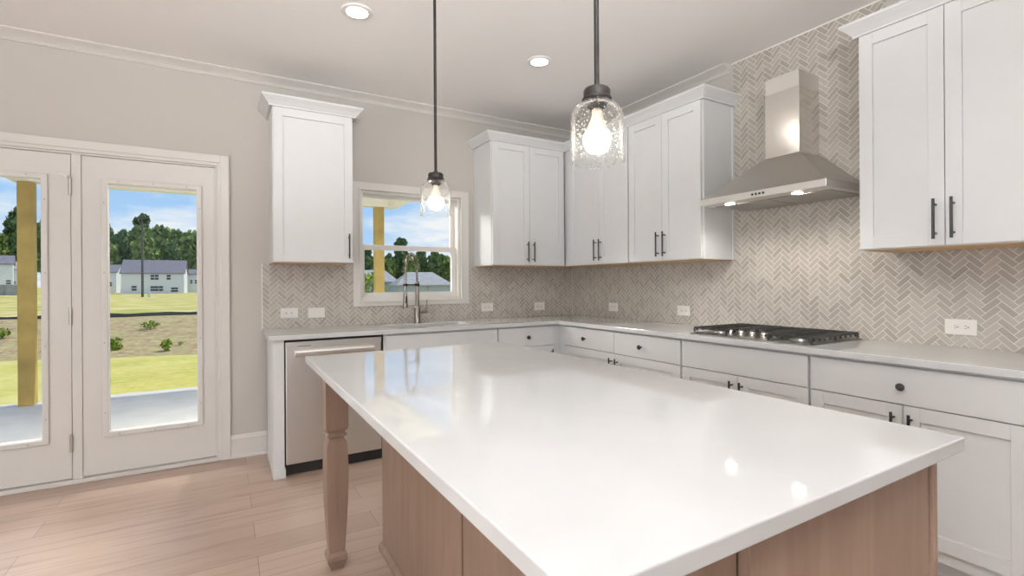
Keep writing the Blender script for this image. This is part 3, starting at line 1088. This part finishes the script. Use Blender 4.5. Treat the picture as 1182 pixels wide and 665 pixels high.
for yy in (HY + 0.205, HY - 0.205):
    m = MB(); m.lathe([(0.034, 0.0), (0.034, -0.003), (0.028, -0.004)], (-0.425, yy, 1.7168), 24)
    ho_ = obj('lamp_ring', m, M_chim, hd, smooth=True)
    m = MB(); m.lathe([(0.027, 0.0), (0.027, -0.0012)], (-0.425, yy, 1.7126), 24)
    obj('lamp_lens', m, M_hoodlamp, ho_)
    l = light('hood_lamp', 'SPOT', (-0.425, yy, 1.708), 7, target=(-0.30, yy, 0.9), color=(1.0, 0.95, 0.88), spot_size=2.4, spot_blend=0.6, shadow_soft_size=0.03)
    l.parent = hd
    l.location = Vector(l.location) - Vector(hd.location)
for i in range(4):
    m = MB(); m.lathe([(0.0065, 0), (0.0065, -0.003), (0.005, -0.004)], (-0.480, -2.315 + 0.033 - 0.022 * i - .035, 1.737), 12, 'x')
    obj('button', m, M_black, hd)

# ------------------------------------------------------------------ cooktop
KX0, KX1, KY0, KY1 = -0.553, -0.045, -2.678, -1.940
KC = (KY0 + KY1) / 2
ck = thing('cooktop', 'stainless five-burner gas cooktop with black grates set on the counter', 'cooktop', ((KX0 + KX1) / 2, KC, CT))
m = MB()
m.loft([[(KX0, KY0, CT + .0005), (KX1, KY0, CT + .0005), (KX1, KY1, CT + .0005), (KX0, KY1, CT + .0005)], [(KX0, KY0, CT + .006), (KX1, KY0, CT + .006), (KX1, KY1, CT + .006), (KX0, KY1, CT + .006)],
        [(KX0 + .02, KY0 + .02, CT + .010), (KX1 - .02, KY0 + .02, CT + .010), (KX1 - .02, KY1 - .02, CT + .010), (KX0 + .02, KY1 - .02, CT + .010)]])
obj('tray', m, M_tray, ck, 0.001)
burn = [(-0.42, KC + 0.245, 0.036), (-0.17, KC + 0.245, 0.045), (-0.24, KC, 0.055), (-0.42, KC - 0.245, 0.042), (-0.17, KC - 0.245, 0.036)]
for bx, by, br_ in burn:
    m = MB(); m.lathe([(br_ + 0.014, 0), (br_ + 0.012, 0.006), (br_, 0.008), (br_, 0.016)], (bx, by, CT + .0101), 24)
    bo = obj('burner', m, M_sinksteel, ck, smooth=True)
    m = MB(); m.lathe([(br_ - .004, 0), (br_ - .003, 0.006), (br_ - 0.012, 0.009)], (bx, by, CT + .0262), 24)
    obj('burner_cap', m, M_iron, bo, smooth=True)


def bar(m, p0, p1, w=0.010, h=0.012):
    p0, p1 = Vector(p0), Vector(p1)
    d = (p1 - p0).normalized()
    s = Vector((-d.y, d.x, 0)).normalized() * w / 2
    u_ = Vector((0, 0, h))
    q = [p0 - s, p1 - s, p1 + s, p0 + s]
    m.add([tuple(v) for v in q] + [tuple(v + u_) for v in q], [(0, 3, 2, 1), (4, 5, 6, 7), (0, 1, 5, 4), (1, 2, 6, 5), (2, 3, 7, 6), (3, 0, 4, 7)])


gz = CT + 0.031
for gi, (y0, y1) in enumerate(((KY1 - 0.012, KC + 0.130), (KC + 0.126, KC - 0.126), (KC - 0.130, KY0 + 0.012))):
    m = MB()
    x0, x1 = KX0 + (0.022 if gi != 1 else 0.15), KX1 - 0.022
    bar(m, (x0, y0, gz), (x1, y0, gz)); bar(m, (x0, y1, gz), (x1, y1, gz))
    bar(m, (x0, y0 , gz), (x0, y1, gz)); bar(m, (x1, y0, gz), (x1, y1, gz))
    nb = 7 if gi != 1 else 5
    for q in range(1, nb + 1):
        xx = x0 + (x1 - x0) * q / (nb + 1)
        bar(m, (xx, y0, gz), (xx, y0 + (y1 - y0) * 0.36, gz), 0.008)
        bar(m, (xx, y1, gz), (xx, y1 + (y0 - y1) * 0.36, gz), 0.008)
    bar(m, (x0, (y0 + y1) / 2, gz), (x1, (y0 + y1) / 2, gz), 0.008)
    for lx in (x0, (x0 + x1) / 2, x1):
        for ly in (y0, y1):
            m.lathe([(0.006, -0.0208), (0.007, 0.002)], (lx, ly, gz), 8)
    # saw-tooth feet under the outer bars
    for q in range(9):
        xx = x0 + (x1 - x0) * (q + 0.5) / 9
        for ly in (y0, y1):
            m.box(xx - 0.006, xx + 0.006, ly - 0.004, ly + 0.004, gz - 0.013, gz)
    obj('grate', m, M_iron, ck, 0.001)
for i in range(4):
    y = -2.178 - 0.070 * i
    m = MB()
    m.lathe([(0.019, 0), (0.019, 0.004), (0.016, 0.006), (0.0155, 0.026), (0.013, 0.029)], (-0.490, y, CT + 0.0102), 24)
    m.box(-0.505, -0.475, y - 0.004, y + 0.004, CT + 0.036, CT + 0.046)
    obj('knob', m, M_chim, ck, smooth=True)

# ------------------------------------------------------------------ outlets


def outlet(mp, a, z, label, b=0.0105, switch=False, jbox=True):
    r = thing('light_switch' if switch else 'electrical_outlet', label, 'switch' if switch else 'outlet', mp(a, b, z - 0.038), None if switch else 'wall outlets above the counter')
    m = MB(mp)
    m.box(a - 0.061, a + 0.061, b, b + 0.006, z - 0.038, z + 0.038)
    obj('cover_plate', m, M_plastic, r, 0.003)
    if switch:
        m = MB(mp); m.box(a - 0.034, a + 0.034, b + 0.006, b + 0.0085, z - 0.017, z + 0.017)
        obj('rocker', m, M_plastic, r, 0.002)
    else:
        for s in (-1, 1):
            m = MB(mp)
            m.loft([[(a + s * 0.0195 + 0.0165 * math.cos(q * PI / 10) , bb_, z + max(-0.0135, min(0.0135, 0.0165 * math.sin(q * PI / 10)))) for q in range(20)] for bb_ in (b + 0.006, b + 0.008)])
            rc = obj('receptacle', m, M_plastic, r)
            m = MB(mp)
            m.box(a + s * 0.0195 - 0.004, a + s * 0.0195 + 0.004, b + 0.008, b + 0.0083, z + 0.0045, z + 0.0070)
            m.box(a + s * 0.0195 - 0.004, a + s * 0.0195 + 0.004, b + 0.008, b + 0.0083, z - 0.0070, z - 0.0045)
            m.lathe([(0.003, 0.008), (0.003, 0.0083)], (a + s * 0.0195 + 0.009, b, z), 10, 'y')
            obj('slots', m, M_slot, rc)
    for s in (-1, 1) if switch else (0,):
        m = MB(mp)
        m.lathe([(0.0028, 0.006), (0.0025, 0.0072)], (a + s * 0.048, b, z), 10, 'y')
        obj('plate_screw', m, M_plastic, r)


outlet(mapB, 2.668, 1.024, 'white duplex outlet under the single-door cabinet, nearest the french doors')
outlet(mapB, 2.477, 1.019, 'white rocker switch on the tile between the leftmost outlet and the window', switch=True)
outlet(mapB, 0.995, 1.017, 'white outlet on the tile just right of the sink window')
outlet(mapB, 0.418, 1.008, 'white outlet on the sink wall nearest the tiled corner')
outlet(mapR, 0.628, 1.012, 'white outlet on the cooktop wall nearest the tiled corner')
outlet(mapR, 1.427, 1.015, 'white outlet just left of the cooktop')
outlet(mapR, 3.090, 1.013, 'white outlet right of the cooktop, largest in view')

# ------------------------------------------------------------------ island
IX0, IX1, IY0, IY1 = -2.775, -1.756, -3.639, -1.654
isl = thing('kitchen_island', 'large kitchen island with white quartz top and brown stained wood base', 'kitchen island', ((IX0 + IX1) / 2, (IY0 + IY1) / 2, 0))
m = MB(); m.box(IX0, IX1, IY0, IY1, 0.884, CT)
obj('countertop', m, M_quartz, isl, 0.0035, segs=3)
BX0, BX1, BY0, BY1 = -2.448, -1.790, -3.568, -1.777
m = MB(); m.box(BX0, BX1, BY0, BY1, 0.004, 0.8835)
obj('carcass', m, M_groove, isl)
m = MB()
m.box(BX0 - 0.012, BX0, BY1 - 0.878, BY1 + 0.012, 0.003, 0.8835)
obj('side_panel', m, M_maple, isl, 0.0015)
m = MB()
m.box(BX0 - 0.012, BX0, BY0, BY1 - 0.886, 0.003, 0.8835)
obj('side_panel', m, M_maple, isl, 0.0015)
m = MB()
m.box(BX0 - 0.018, BX0 - 0.012, BY0, BY1 + 0.012, 0.862, 0.8835)
obj('top_rail', m, M_maple, isl, 0.001)
m = MB()
m.box(BX0 - 0.0, BX1, BY1, BY1 + 0.012, 0.003, 0.8835)
obj('back_panel', m, M_maple, isl, 0.0015)
m = MB()
m.box(BX1, BX1 + 0.005, BY0, BY1, 0.1, 0.8835)
obj('working_side', m, M_maple, isl, 0.0015)
# front end: main panel, corner stile, recessed wing
m = MB()
m.box(-2.424, -1.8115, -3.597, BY0, 0.003, 0.8835)
m.box(-2.424, -2.405, -3.600, -3.597, 0.003, 0.8835)
obj('end_panel', m, M_maple, isl, 0.001)
m = MB()
m.box(-1.806, BX1 + 0.005, -3.602, BY0, 0.003, 0.8835)
obj('corner_stile', m, M_maple, isl, 0.001)
m = MB()
m.box(-2.700, -2.430, -3.582, -3.562, 0.003, 0.8835)
obj('wing_panel', m, M_maple, isl, 0.001)
m = MB()
sh = [(0, 0.001), (0.014, 0.001), (0.014, 0.020), (0.010, 0.032), (0.004, 0.040), (0, 0.042)]
m.sweep(sh, [(BX0 - 0.0125, BY0 + 0.01), (BX0 - 0.0125, BY1 + 0.0125), (BX1, BY1 + 0.0125)], -1)
obj('base_moulding', m, M_maple, isl, 0.001)


def island_leg(x, y, name='leg'):
    m = MB()
    def sq(hw, z, ch=0.0):
        return [(x - hw, y - hw, z), (x + hw, y - hw, z), (x + hw, y + hw, z), (x - hw, y + hw, z)]
    pr = [(0.047, 0.8835), (0.047, 0.622), (0.045, 0.612), (0.034, 0.600), (0.034, 0.596), (0.041, 0.590), (0.041, 0.582), (0.031, 0.574), (0.031, 0.570),
          (0.040, 0.556), (0.043, 0.540), (0.0455, 0.48), (0.0465, 0.42), (0.044, 0.30), (0.038, 0.18), (0.0325, 0.085), (0.031, 0.078), (0.037, 0.070), (0.041, 0.062),
          (0.042, 0.045), (0.036, 0.030), (0.028, 0.014), (0.026, 0.001)]
    m.loft([sq(h, z) for h, z in pr])
    return obj(name, m, M_maple, isl, 0.0015)


island_leg(-2.672, -1.792)
island_leg(-2.672, -3.500)

# ------------------------------------------------------------------ pendants


def pendant(label, y):
    x = -2.265
    zt = 1.734
    r = thing('pendant_light', label, 'pendant lamp', (x, y, H))
    m = MB(); m.tube([(x, y, zt), (x, y, H - 0.02)], 0.0065, 12)
    obj('rod', m, M_bronze, r, smooth=True)
    m = MB(); m.lathe([(0.062, 0.0), (0.062, -0.014), (0.055, -0.020), (0.010, -0.024)], (x, y, H - 0.0005), 32)
    obj('canopy', m, M_bronze, r, smooth=True)
    m = MB(); m.lathe([(0.009, 0.012), (0.012, 0.003), (0.030, 0.002), (0.034, -0.004), (0.034, -0.020), (0.038, -0.024), (0.038, -0.028), (0.020, -0.030)], (x, y, zt), 32)
    cp = obj('cap', m, M_bronze, r, smooth=True)
    m = MB(); m.lathe([(0.019, -0.030), (0.025, -0.034), (0.025, -0.044), (0.019, -0.046), (0.019, -0.052)], (x, y, zt), 24)
    obj('socket', m, M_bronze, r, smooth=True)
    prof = [(0.036, -0.028), (0.040, -0.034), (0.052, -0.043), (0.062, -0.055), (0.0665, -0.068), (0.0672, -0.085), (0.0675, -0.14), (0.0678, -0.180), (0.0695, -0.184), (0.0695, -0.188)]
    inner = [(rr - 0.0032, z) for rr, z in reversed(prof)]
    inner[0] = (0.0655, -0.188)
    m = MB(); m.lathe(prof + inner, (x, y, zt), 48, cap=False)
    obj('glass_shade', m, M_seed, r, smooth=True)
    m = MB(); m.lathe([(0.0125, -0.050), (0.0135, -0.066), (0.019, -0.082), (0.0275, -0.104), (0.029, -0.108)], (x, y, zt), 28)
    bn = obj('bulb', m, M_bulbneck, r, smooth=True)
    tag(bn, 'peach toned lower housing of the bulb')
    m = MB(); m.lathe([(0.030, -0.1085), (0.0345, -0.117), (0.0355, -0.127), (0.0335, -0.141), (0.028, -0.153), (0.018, -0.161), (0.005, -0.1645)], (x, y, zt), 28)
    obj('bulb_globe', m, M_bulb, bn, smooth=True)


pendant('clear seeded-glass pendant nearer the window, hanging over the far end of the island', -1.966)
pendant('larger-looking clear seeded-glass pendant hanging over the near half of the island', -3.075)

# ------------------------------------------------------------------ recessed lights


def downlight(label, x, y, w=2):
    r = thing('recessed_light', label, 'ceiling light', (x, y, H), 'recessed ceiling lights')
    m = MB(); m.lathe([(0.055, -0.004), (0.060, -0.010), (0.082, -0.006), (0.086, -0.001)], (x, y, H), 36, cap=False)
    m.lathe([(0.0862, -0.0009), (0.0862, -0.0003)], (x, y, H), 36)
    obj('trim_ring', m, M_rubber, r, smooth=True)
    m = MB(); m.lathe([(0.0565, -0.0045), (0.0565, -0.0065)], (x, y, H), 36)
    obj('lens', m, M_lens, r)
    l = light('downlight_lamp', 'AREA', (x, y, H - 0.012), w, target=(x, y, 0), color=(1.0, 0.95, 0.87), shape='DISK', size=0.11)
    l.parent = r
    l.location = Vector(l.location) - Vector(r.location)


downlight('round recessed ceiling light left of the pendant rods', -2.439, -1.239)
downlight('round recessed ceiling light between the two pendant rods', -1.207, -1.225)

# ------------------------------------------------------------------ porch
struct('porch_slab', MB().box(-8.0, 3.0, 0.16, 3.93, -0.30, -0.150), M_concrete, 'grey concrete porch floor', 0.01)
PX0, PX1 = -5.32, -0.56
pr = MB()
pr.box(PX0, PX1, 0.16, 4.10, 2.72, 2.86)          # ceiling / roof
struct('porch_roof', pr, M_soffit, 'cream porch ceiling')
pb = MB()
pb.box(PX0 + 0.12, PX1 - 0.12, 3.68, 3.86, 2.45, 2.7195)
pb.box(PX0 + 0.12, PX0 + 0.28, 0.16, 3.68, 2.45, 2.7195)
pb.box(PX1 - 0.28, PX1 - 0.12, 0.16, 3.68, 2.45, 2.7195)
struct('porch_beam', pb, M_soffit, 'cream boxed porch beam', 0.004)


def post(label, x):
    m = MB(); m.box(x - 0.070, x + 0.070, 3.70, 3.84, -0.1495, 2.4495)
    o = obj('porch_post', m, M_lumber, None, 0.006)
    tag(o, label, 'post')


post('yellow timber porch post seen through the left french door', -5.075)
post('yellow timber porch post seen through the sink window', -0.965)

# ------------------------------------------------------------------ terrain


def gheight(x, y):
    z = -0.17
    yb = 7.9 - 0.33 * (x + 4.4) if x < 3 else 5.5
    yb = max(6.6, min(8.6, yb))
    if y > yb:
        t_ = min(1, (y - yb) / (13.5 - yb))
        z += 0.50 * (t_ * t_ * (3 - 2 * t_))
    if y > 13.5:
        s = min(1, (y - 13.5) / 100)
        ang = x / max(y + 4, 1)
        tgt = -0.75
        if ang < -0.2:
            tgt = -0.75 + min(1, (-0.2 - ang) / 0.09) * 1.9
        if ang > 0.0:
            tgt = -0.75 - min(1, ang / 0.3) * 1.6
        z = 0.33 + (tgt - 0.33) * s
    return z


m = MB()
gx = [-260 + 20 * i for i in range(10)] + [-60 + 4 * i for i in range(10)] + [-20 + 1.0 * i for i in range(41)] + [24 + 4 * i for i in range(10)] + [80 + 20 * i for i in range(10)]
gy = [3.93 + 0.5 * i for i in range(24)] + [16 + 2 * i for i in range(12)] + [40 + 8 * i for i in range(16)] + [170, 190, 220, 300]
nvx = len(gx)
vs_ = []
for yy in gy:
    for xx in gx:
        vs_.append((xx, yy, gheight(xx, yy) + (0.05 * noise.noise((xx * 0.7, yy * 0.7, 0)) if yy > 8.5 else 0)))
fs = [(r * nvx + i, r * nvx + i + 1, (r + 1) * nvx + i + 1, (r + 1) * nvx + i) for r in range(len(gy) - 1) for i in range(nvx - 1)]
m.add(vs_, fs)
go = struct('ground', m, M_ground, 'sunlit lawn, straw covered bank and field behind the house')
go.location = (0, 0, 0)
for v in go.data.vertices:
    v.co = Vector(vs_[v.index])

CAM = Vector((-3.0892, -4.0485, 1.2425))
FW = Vector((math.sin(YAW), math.cos(YAW), 0))
RT = Vector((math.cos(YAW), -math.sin(YAW), 0))


def bearing(s, D):
    """a ground position at camera depth D and sideways ratio s (plain survey of where things stand)"""
    p = CAM + (FW + RT * s) * D
    return p.x, p.y


# silt fence along the crest
m = MB()
pts = [(-14 + 0.5 * i, 13.7 + 0.05 * math.sin(i * 1.7)) for i in range(60)]
for (xa, ya), (xb, yb) in zip(pts[:-1], pts[1:]):
    za, zb = gheight(xa, ya), gheight(xb, yb)
    m.add([(xa, ya, za - .05), (xb, yb, zb - .05), (xb, yb + .03, zb + 0.10 + .02 * math.sin(xb * 5)), (xa, ya + .03, za + 0.10 + .02 * math.sin(xa * 5)),
           (xa, ya + .05, za - .05), (xb, yb + .05, zb - .05)], [(0, 1, 2, 3), (3, 2, 5, 4), (0, 4, 5, 1), (0, 3, 4), (1, 5, 2)])
o = obj('silt_fence', m, M_silt)
tag(o, 'low black silt fence along the crest of the straw bank', 'fence')

# ---- leafy plants


def leaf_cloud(m, c, rad, n, size, rng, flat=1.0):
    for _ in range(n):
        while True:
            p = Vector((rng.uniform(-1, 1), rng.uniform(-1, 1), rng.uniform(-1, 1)))
            if 0.25 < p.length < 1:
                break
        p = Vector((p.x * rad[0], p.y * rad[1], p.z * rad[2])) + Vector(c)
        d = Vector((rng.uniform(-1, 1), rng.uniform(-1, 1), rng.uniform(-0.6, 1))).normalized()
        u_ = d.orthogonal().normalized() * size * rng.uniform(.6, 1.3)
        v_ = d.cross(u_).normalized() * size * rng.uniform(.5, 1.1)
        w_ = d * size * 0.25
        m.add([tuple(p - u_ - v_), tuple(p + u_ - v_ + w_), tuple(p + u_ + v_), tuple(p - u_ + v_ + w_)], [(0, 1, 2), (0, 2, 3)])


def make_tree(name, label, hgt, wid, mat, lobes, n, leaf, rng, trunk_vis=0.35):
    r = thing(name, label, 'tree', (0, 0, 0), 'trees behind the houses')
    m = MB()
    for _ in range(lobes):
        a = rng.uniform(0, 2 * PI)
        t_ = rng.uniform(0, 1)
        zz_ = hgt * (trunk_vis + (1 - trunk_vis) * (t_ * 0.85 + 0.06))
        rr = wid * (1 - abs(t_ - 0.4) * 0.9) * rng.uniform(0.1, 0.62)
        s = wid * rng.uniform(0.30, 0.55)
        leaf_cloud(m, (rr * math.cos(a), rr * math.sin(a), zz_), (s, s, s * 0.75), n, leaf, rng)
    obj('crown', m, mat, r)
    m = MB()
    m.tube([(0, 0, -1.5), (0.1, 0, hgt * 0.4), (0, 0.1, hgt * 0.85)], [hgt * 0.016, hgt * 0.012, hgt * 0.004], 8)
    obj('trunk', m, M_trunk, r)
    return r


def copy_thing(root, loc, rz, sc, label=None):
    r = root.copy(); COL.objects.link(r)
    r.location = loc; r.rotation_euler = (0, 0, rz); r.scale = sc
    if label: r['label'] = label
    for ch in list(root.children):
        c_ = ch.copy(); COL.objects.link(c_); c_.parent = r
    return r


rng = random.Random(11)
protos = [make_tree('pine_tree', 'tall dark pine in the wood behind the houses', 20, 3.2, M_leafd, 26, 60, 0.55, rng, 0.34),
          make_tree('leafy_tree', 'broad green tree in the wood behind the houses', 17, 4.6, M_leaf, 26, 70, 0.62, rng, 0.12),
          make_tree('pine_tree', 'tall dark pine in the wood behind the houses', 18, 2.8, M_leafd, 22, 60, 0.55, rng, 0.22)]
used = [False] * 3
spots = []


def stand(s0, s1, d0, d1, sc, rows, gap, zs, front):
    """trees standing in rows across a bearing sector, kept a crown's width apart"""
    for r_ in range(rows):
        D = d0 + (d1 - d0) * r_ / max(1, rows - 1)
        wm = (s1 - s0) * D
        n = max(2, int(wm / gap))
        for q in range(n):
            s = s0 + (s1 - s0) * (q + (0.25 if r_ % 2 else 0.75)) / n + rng.uniform(-.07, .07) * gap / D
            spots.append((s, D + rng.uniform(-.06, .06) * gap, sc * (front if r_ == 0 else 1.0), r_, zs))


stand(-0.87, -0.60, 138, 176, 1.0, 5, 8.8, 1.28, 0.75)
stand(-1.12, -0.93, 124, 148, 0.95, 3, 9.2, 1.28, 0.75)
stand(-0.33, -0.10, 90, 118, 0.46, 6, 4.1, 1.22, 0.9)
stand(-0.575, -0.36, 122, 138, 0.8, 2, 8.4, 1.2, 1.0)
stand(-0.07, 0.16, 100, 112, 0.55, 2, 5.4, 1.2, 1.0)
for i, (s, D, sc, row, zs) in enumerate(spots):
    x, y = bearing(s, D)
    k_ = (1, 0, 2, 1)[(i + row) % 4] if row else (1, 1, 2)[i % 3]
    f_ = sc * rng.uniform(0.86, 1.10) 
    loc = (x, y, gheight(x, y) - 0.2)
    rz = rng.uniform(0, 6.28)
    scv = (f_, f_, f_ * zs)
    if not used[k_]:
        used[k_] = True
        protos[k_].location = loc; protos[k_].scale = scv; protos[k_].rotation_euler = (0, 0, rz)
    else:
        copy_thing(protos[k_], loc, rz, scv)

# ---- shrubs on the bank


def shrub(label, u_s, D, w, h, n=90, mat=None):
    x, y = bearing(u_s, D)
    z = gheight(x, y)
    m = MB()
    rg = random.Random(int(abs(u_s) * 1e4))
    leaf_cloud(m, (x, y, z + h * 0.52), (w / 2, w / 2, h / 2), n, min(w, h) * 0.12, rg)
    for q in range(4):
        m.tube([(x, y, z - 0.03), (x + rg.uniform(-.3, .3) * w, y + rg.uniform(-.3, .3) * w, z + h * 0.7)], 0.006, 5)
    o = obj('shrub', m, mat or M_bush)
    tag(o, label, 'shrub')


shrub('round green shrub at the foot of the bank, left in the right door pane', (132 - 591) / 567.7, 10.2, 0.26, 0.30)
shrub('green shrub at the foot of the bank, right in the right door pane', (192 - 591) / 567.7, 10.3, 0.20, 0.26)
shrub('tiny shrub low on the bank right of the other two', (208 - 591) / 567.7, 10.9, 0.13, 0.09, 40)
shrub('wide low shrub near the top of the bank', (173 - 591) / 567.7, 12.4, 0.44, 0.18, 110)
shrub('small shrub on the bank seen through the left door', (2 - 591) / 567.7, 10.9, 0.26, 0.22, 70)
x, y = bearing((424.5 - 591) / 567.7, 15.0)
m = MB()
rg = random.Random(5)
for q in range(6):
    leaf_cloud(m, (x + rg.uniform(-.35, .3), y + rg.uniform(-.3, .3), 0.45 + q * 0.18), (0.32, 0.32, 0.22), 26, 0.07, rg)
m.tube([(x, y, -0.2), (x, y, 1.4)], 0.015, 6)
o = obj('young_tree', m, M_bush)
tag(o, 'yellow-green young tree left of the post outside the sink window', 'tree')

# ---- houses


def house(label, s, D, w, dep, ez, rz_, zb, yaw, wallm, roofm, wins=(), hip=False, gable_front=False):
    """front face centred on bearing s at depth D; ez eave z, rz ridge z, zb ground z"""
    x, y = bearing(s, D)
    r = thing('house', label, 'house', (x, y, zb))
    ca, sa = math.cos(yaw), math.sin(yaw)
    mp = lambda a, b, z: (x + a * ca - b * sa, y + a * sa + b * ca, z)
    m = MB(mp)
    m.box(-w / 2, w / 2, 0, dep, zb - 0.5, ez)
    if gable_front:
        m.add([(-w / 2, 0, ez), (w / 2, 0, ez), (0, 0, rz_ - .1), (-w / 2, dep, ez), (w / 2, dep, ez), (0, dep, rz_ - .1)], [(0, 1, 2), (5, 4, 3), (0, 3, 4, 1), (0, 2, 5, 3), (1, 4, 5, 2)])
    elif not hip:
        m.add([(-w / 2, 0, ez), (-w / 2, dep, ez), (-w / 2, dep / 2, rz_ - .1), (w / 2, 0, ez), (w / 2, dep, ez), (w / 2, dep / 2, rz_ - .1)], [(0, 2, 1), (3, 4, 5), (0, 3, 5, 2), (1, 2, 5, 4), (0, 1, 4, 3)])
    obj('wall', m, wallm, r)
    m = MB(mp)
    ov = 0.3
    th = 0.18
    if gable_front:
        for sg in (-1, 1):
            a_ = [(sg * (w / 2 + ov), -ov, ez - .15), (sg * (w / 2 + ov), dep + ov, ez - .15), (0, dep + ov, rz_), (0, -ov, rz_)]
            m.add([p for p in a_] + [(p[0], p[1], p[2] + th) for p in a_], [(0, 1, 2, 3), (4, 7, 6, 5), (0, 4, 5, 1), (1, 5, 6, 2), (2, 6, 7, 3), (3, 7, 4, 0)])
    else:
        hx = w * 0.30 if hip else 0
        for sg in (0, 1):
            yy0, yy1 = (-ov, dep / 2) if sg == 0 else (dep + ov, dep / 2)
            a_ = [(-w / 2 - ov, yy0, ez - .1), (w / 2 + ov, yy0, ez - .1), (w / 2 + ov - hx, yy1, rz_), (-w / 2 - ov + hx, yy1, rz_)]
            m.add([p for p in a_] + [(p[0], p[1], p[2] + th) for p in a_], [(0, 1, 2, 3), (4, 7, 6, 5), (0, 4, 5, 1), (1, 5, 6, 2), (2, 6, 7, 3), (3, 7, 4, 0)])
        if hip:
            for sg in (-1, 1):
                a_ = [(sg * (w / 2 + ov), -ov, ez - .1), (sg * (w / 2 + ov), dep + ov, ez - .1), (sg * (w / 2 + ov - hx), dep / 2, rz_)]
                m.add(a_ + [(p[0], p[1], p[2] + th) for p in a_], [(0, 1, 2), (3, 5, 4), (0, 3, 4, 1), (1, 4, 5, 2), (2, 5, 3, 0)])
    obj('roof', m, roofm, r)
    for (a, zc, ww, wh) in wins:
        m = MB(mp)
        m.box(a - ww / 2, a + ww / 2, -0.06, 0.02, zc - wh / 2, zc + wh / 2)
        wo_ = obj('window', m, M_housewin, r)
        m = MB(mp)
        m.box(a - ww / 2, a + ww / 2, -0.09, -0.06, zc - 0.07, zc + 0.07)
        obj('window_bar', m, M_siding, wo_)
    return r


def dpx(v, D):
    return 1.2425 - (v - HORIZ) * D / FPX


D = 112
wp = D / FPX
sx = lambda u: (u - 591) / FPX
zwin = lambda v: dpx(v, D)
AW = lambda u, u0: (u - u0) * wp * 0.81
u0 = 177
hw = (214 - 141) * wp * 0.81
wl = [(AW(155, u0), zwin(330), 0.9, 1.05), (AW(176, u0), zwin(317.5), 0.7, 1.1), (AW(181, u0), zwin(317.5), 0.7, 1.1), (AW(195, u0), zwin(317.5), 0.75, 1.1),
      (AW(176, u0), zwin(330.5), 0.75, 1.1), (AW(180.8, u0), zwin(330.5), 0.75, 1.1), (AW(186, u0), zwin(330.5), 0.75, 1.1), (AW(200, u0), zwin(332), 0.7, 1.0), (AW(204, u0), zwin(332), 0.7, 1.0)]
yw = -YAW * 0 + 0.05
house('wide white two-storey house with a dark grey roof in the right door pane', sx(u0), D, hw, 9, zwin(313), zwin(297.5), zwin(336), -0.02, M_siding, M_roof, wl)
house('white house partly cut off left of the wide white house', sx(121), 124, 4.6, 9, zwin(310), zwin(300), zwin(334), -0.02, M_siding, M_roof, [(1.0, zwin(325), 0.8, 1.0)])
house('small white gabled house right of the wide white house', sx(223.5), 125, 3.6, 8, zwin(313), zwin(307), zwin(337), -0.02, M_siding, M_roof, [(-0.5, zwin(322.5), 0.5, 0.9), (0.5, zwin(322.5), 0.5, 0.9)])
D = 92
zw = lambda v: dpx(v, D)
house('white house with dark roof in the left door pane', sx(1), D, 26 * D / FPX * 0.75, 8, zw(301), zw(291), zw(327), 0.25, M_siding, M_roof, [(1.0, zw(322), 0.6, 0.7)])
house('white house with pale roof behind the post in the left door pane', sx(22), D + 16, 18 * D / FPX * 0.8, 8, zw(304), zw(294), zw(327), 0.25, M_siding, M_roof2, [(-0.7, zw(322), 0.5, 0.5)])
D = 62
zw = lambda v: dpx(v, D)
house('grey house with pale gabled roof behind the post outside the sink window', sx(436), D + 6, 44 * (D + 6) / FPX, 7, dpx(325, D + 6), dpx(311.5, D + 6), -2.2, -0.16, M_siding2, M_roof2, [], hip=True)
house('grey house with pale hip roof right of the faucet outside the sink window', sx(491), D, 61 * D / FPX, 7, zw(329), zw(314.5), -2.2, -0.16, M_siding2, M_roof2, [(0.3, zw(332), 0.25, 0.35)], hip=True)

# utility pole, utility box, stacked pallets
x, y = bearing(sx(164.5), 62)
zb = gheight(x, y)
m = MB()
m.tube([(x, y, zb - 0.3), (x, y, dpx(246, 62))], [0.15, 0.10], 10)
zt = dpx(247.5, 62)
m.box(x - 0.55, x + 0.55, y - 0.06, y + 0.06, zt - 0.25, zt - 0.05)
m.lathe([(0.16, -0.5), (0.16, 0.1)], (x + 0.02, y - 0.25, zt - 0.9), 12)
o = obj('utility_pole', m, M_pole)
tag(o, 'tall thin dark utility pole in front of the wide white house', 'pole')
x, y = bearing(sx(172), 60)
zb = gheight(x, y)
m = MB(); m.box(x - 0.15, x + 0.15, y - 0.15, y + 0.15, zb - 0.05, zb + 0.55); m.box(x - 0.18, x + 0.18, y - 0.18, y + 0.18, zb + 0.55, zb + 0.62)
o = obj('utility_box', m, M_box, None, 0.02)
tag(o, 'pale utility pedestal standing in the field beside the pole', 'utility box')
for k_, (u, lab) in enumerate(((5, 'grey pallet leaning in the field at the left edge of the left door pane'), (13, 'grey pallet leaning in the field just left of the porch post'))):
    x, y = bearing(sx(u), 34)
    zb = gheight(x, y)
    m = MB()
    for q in range(5):
        bar(m, (x - 0.28 + 0.14 * q, y, zb), (x - 0.28 + 0.14 * q + 0.2, y + 0.02, zb), 0.08, 0.75)
    m.box(x - 0.3, x + 0.5, y + 0.02, y + 0.10, zb + 0.1, zb + 0.2)
    m.box(x - 0.3, x + 0.5, y + 0.02, y + 0.10, zb + 0.55, zb + 0.65)
    o = obj('pallet', m, M_pallet)
    tag(o, lab, 'pallet')
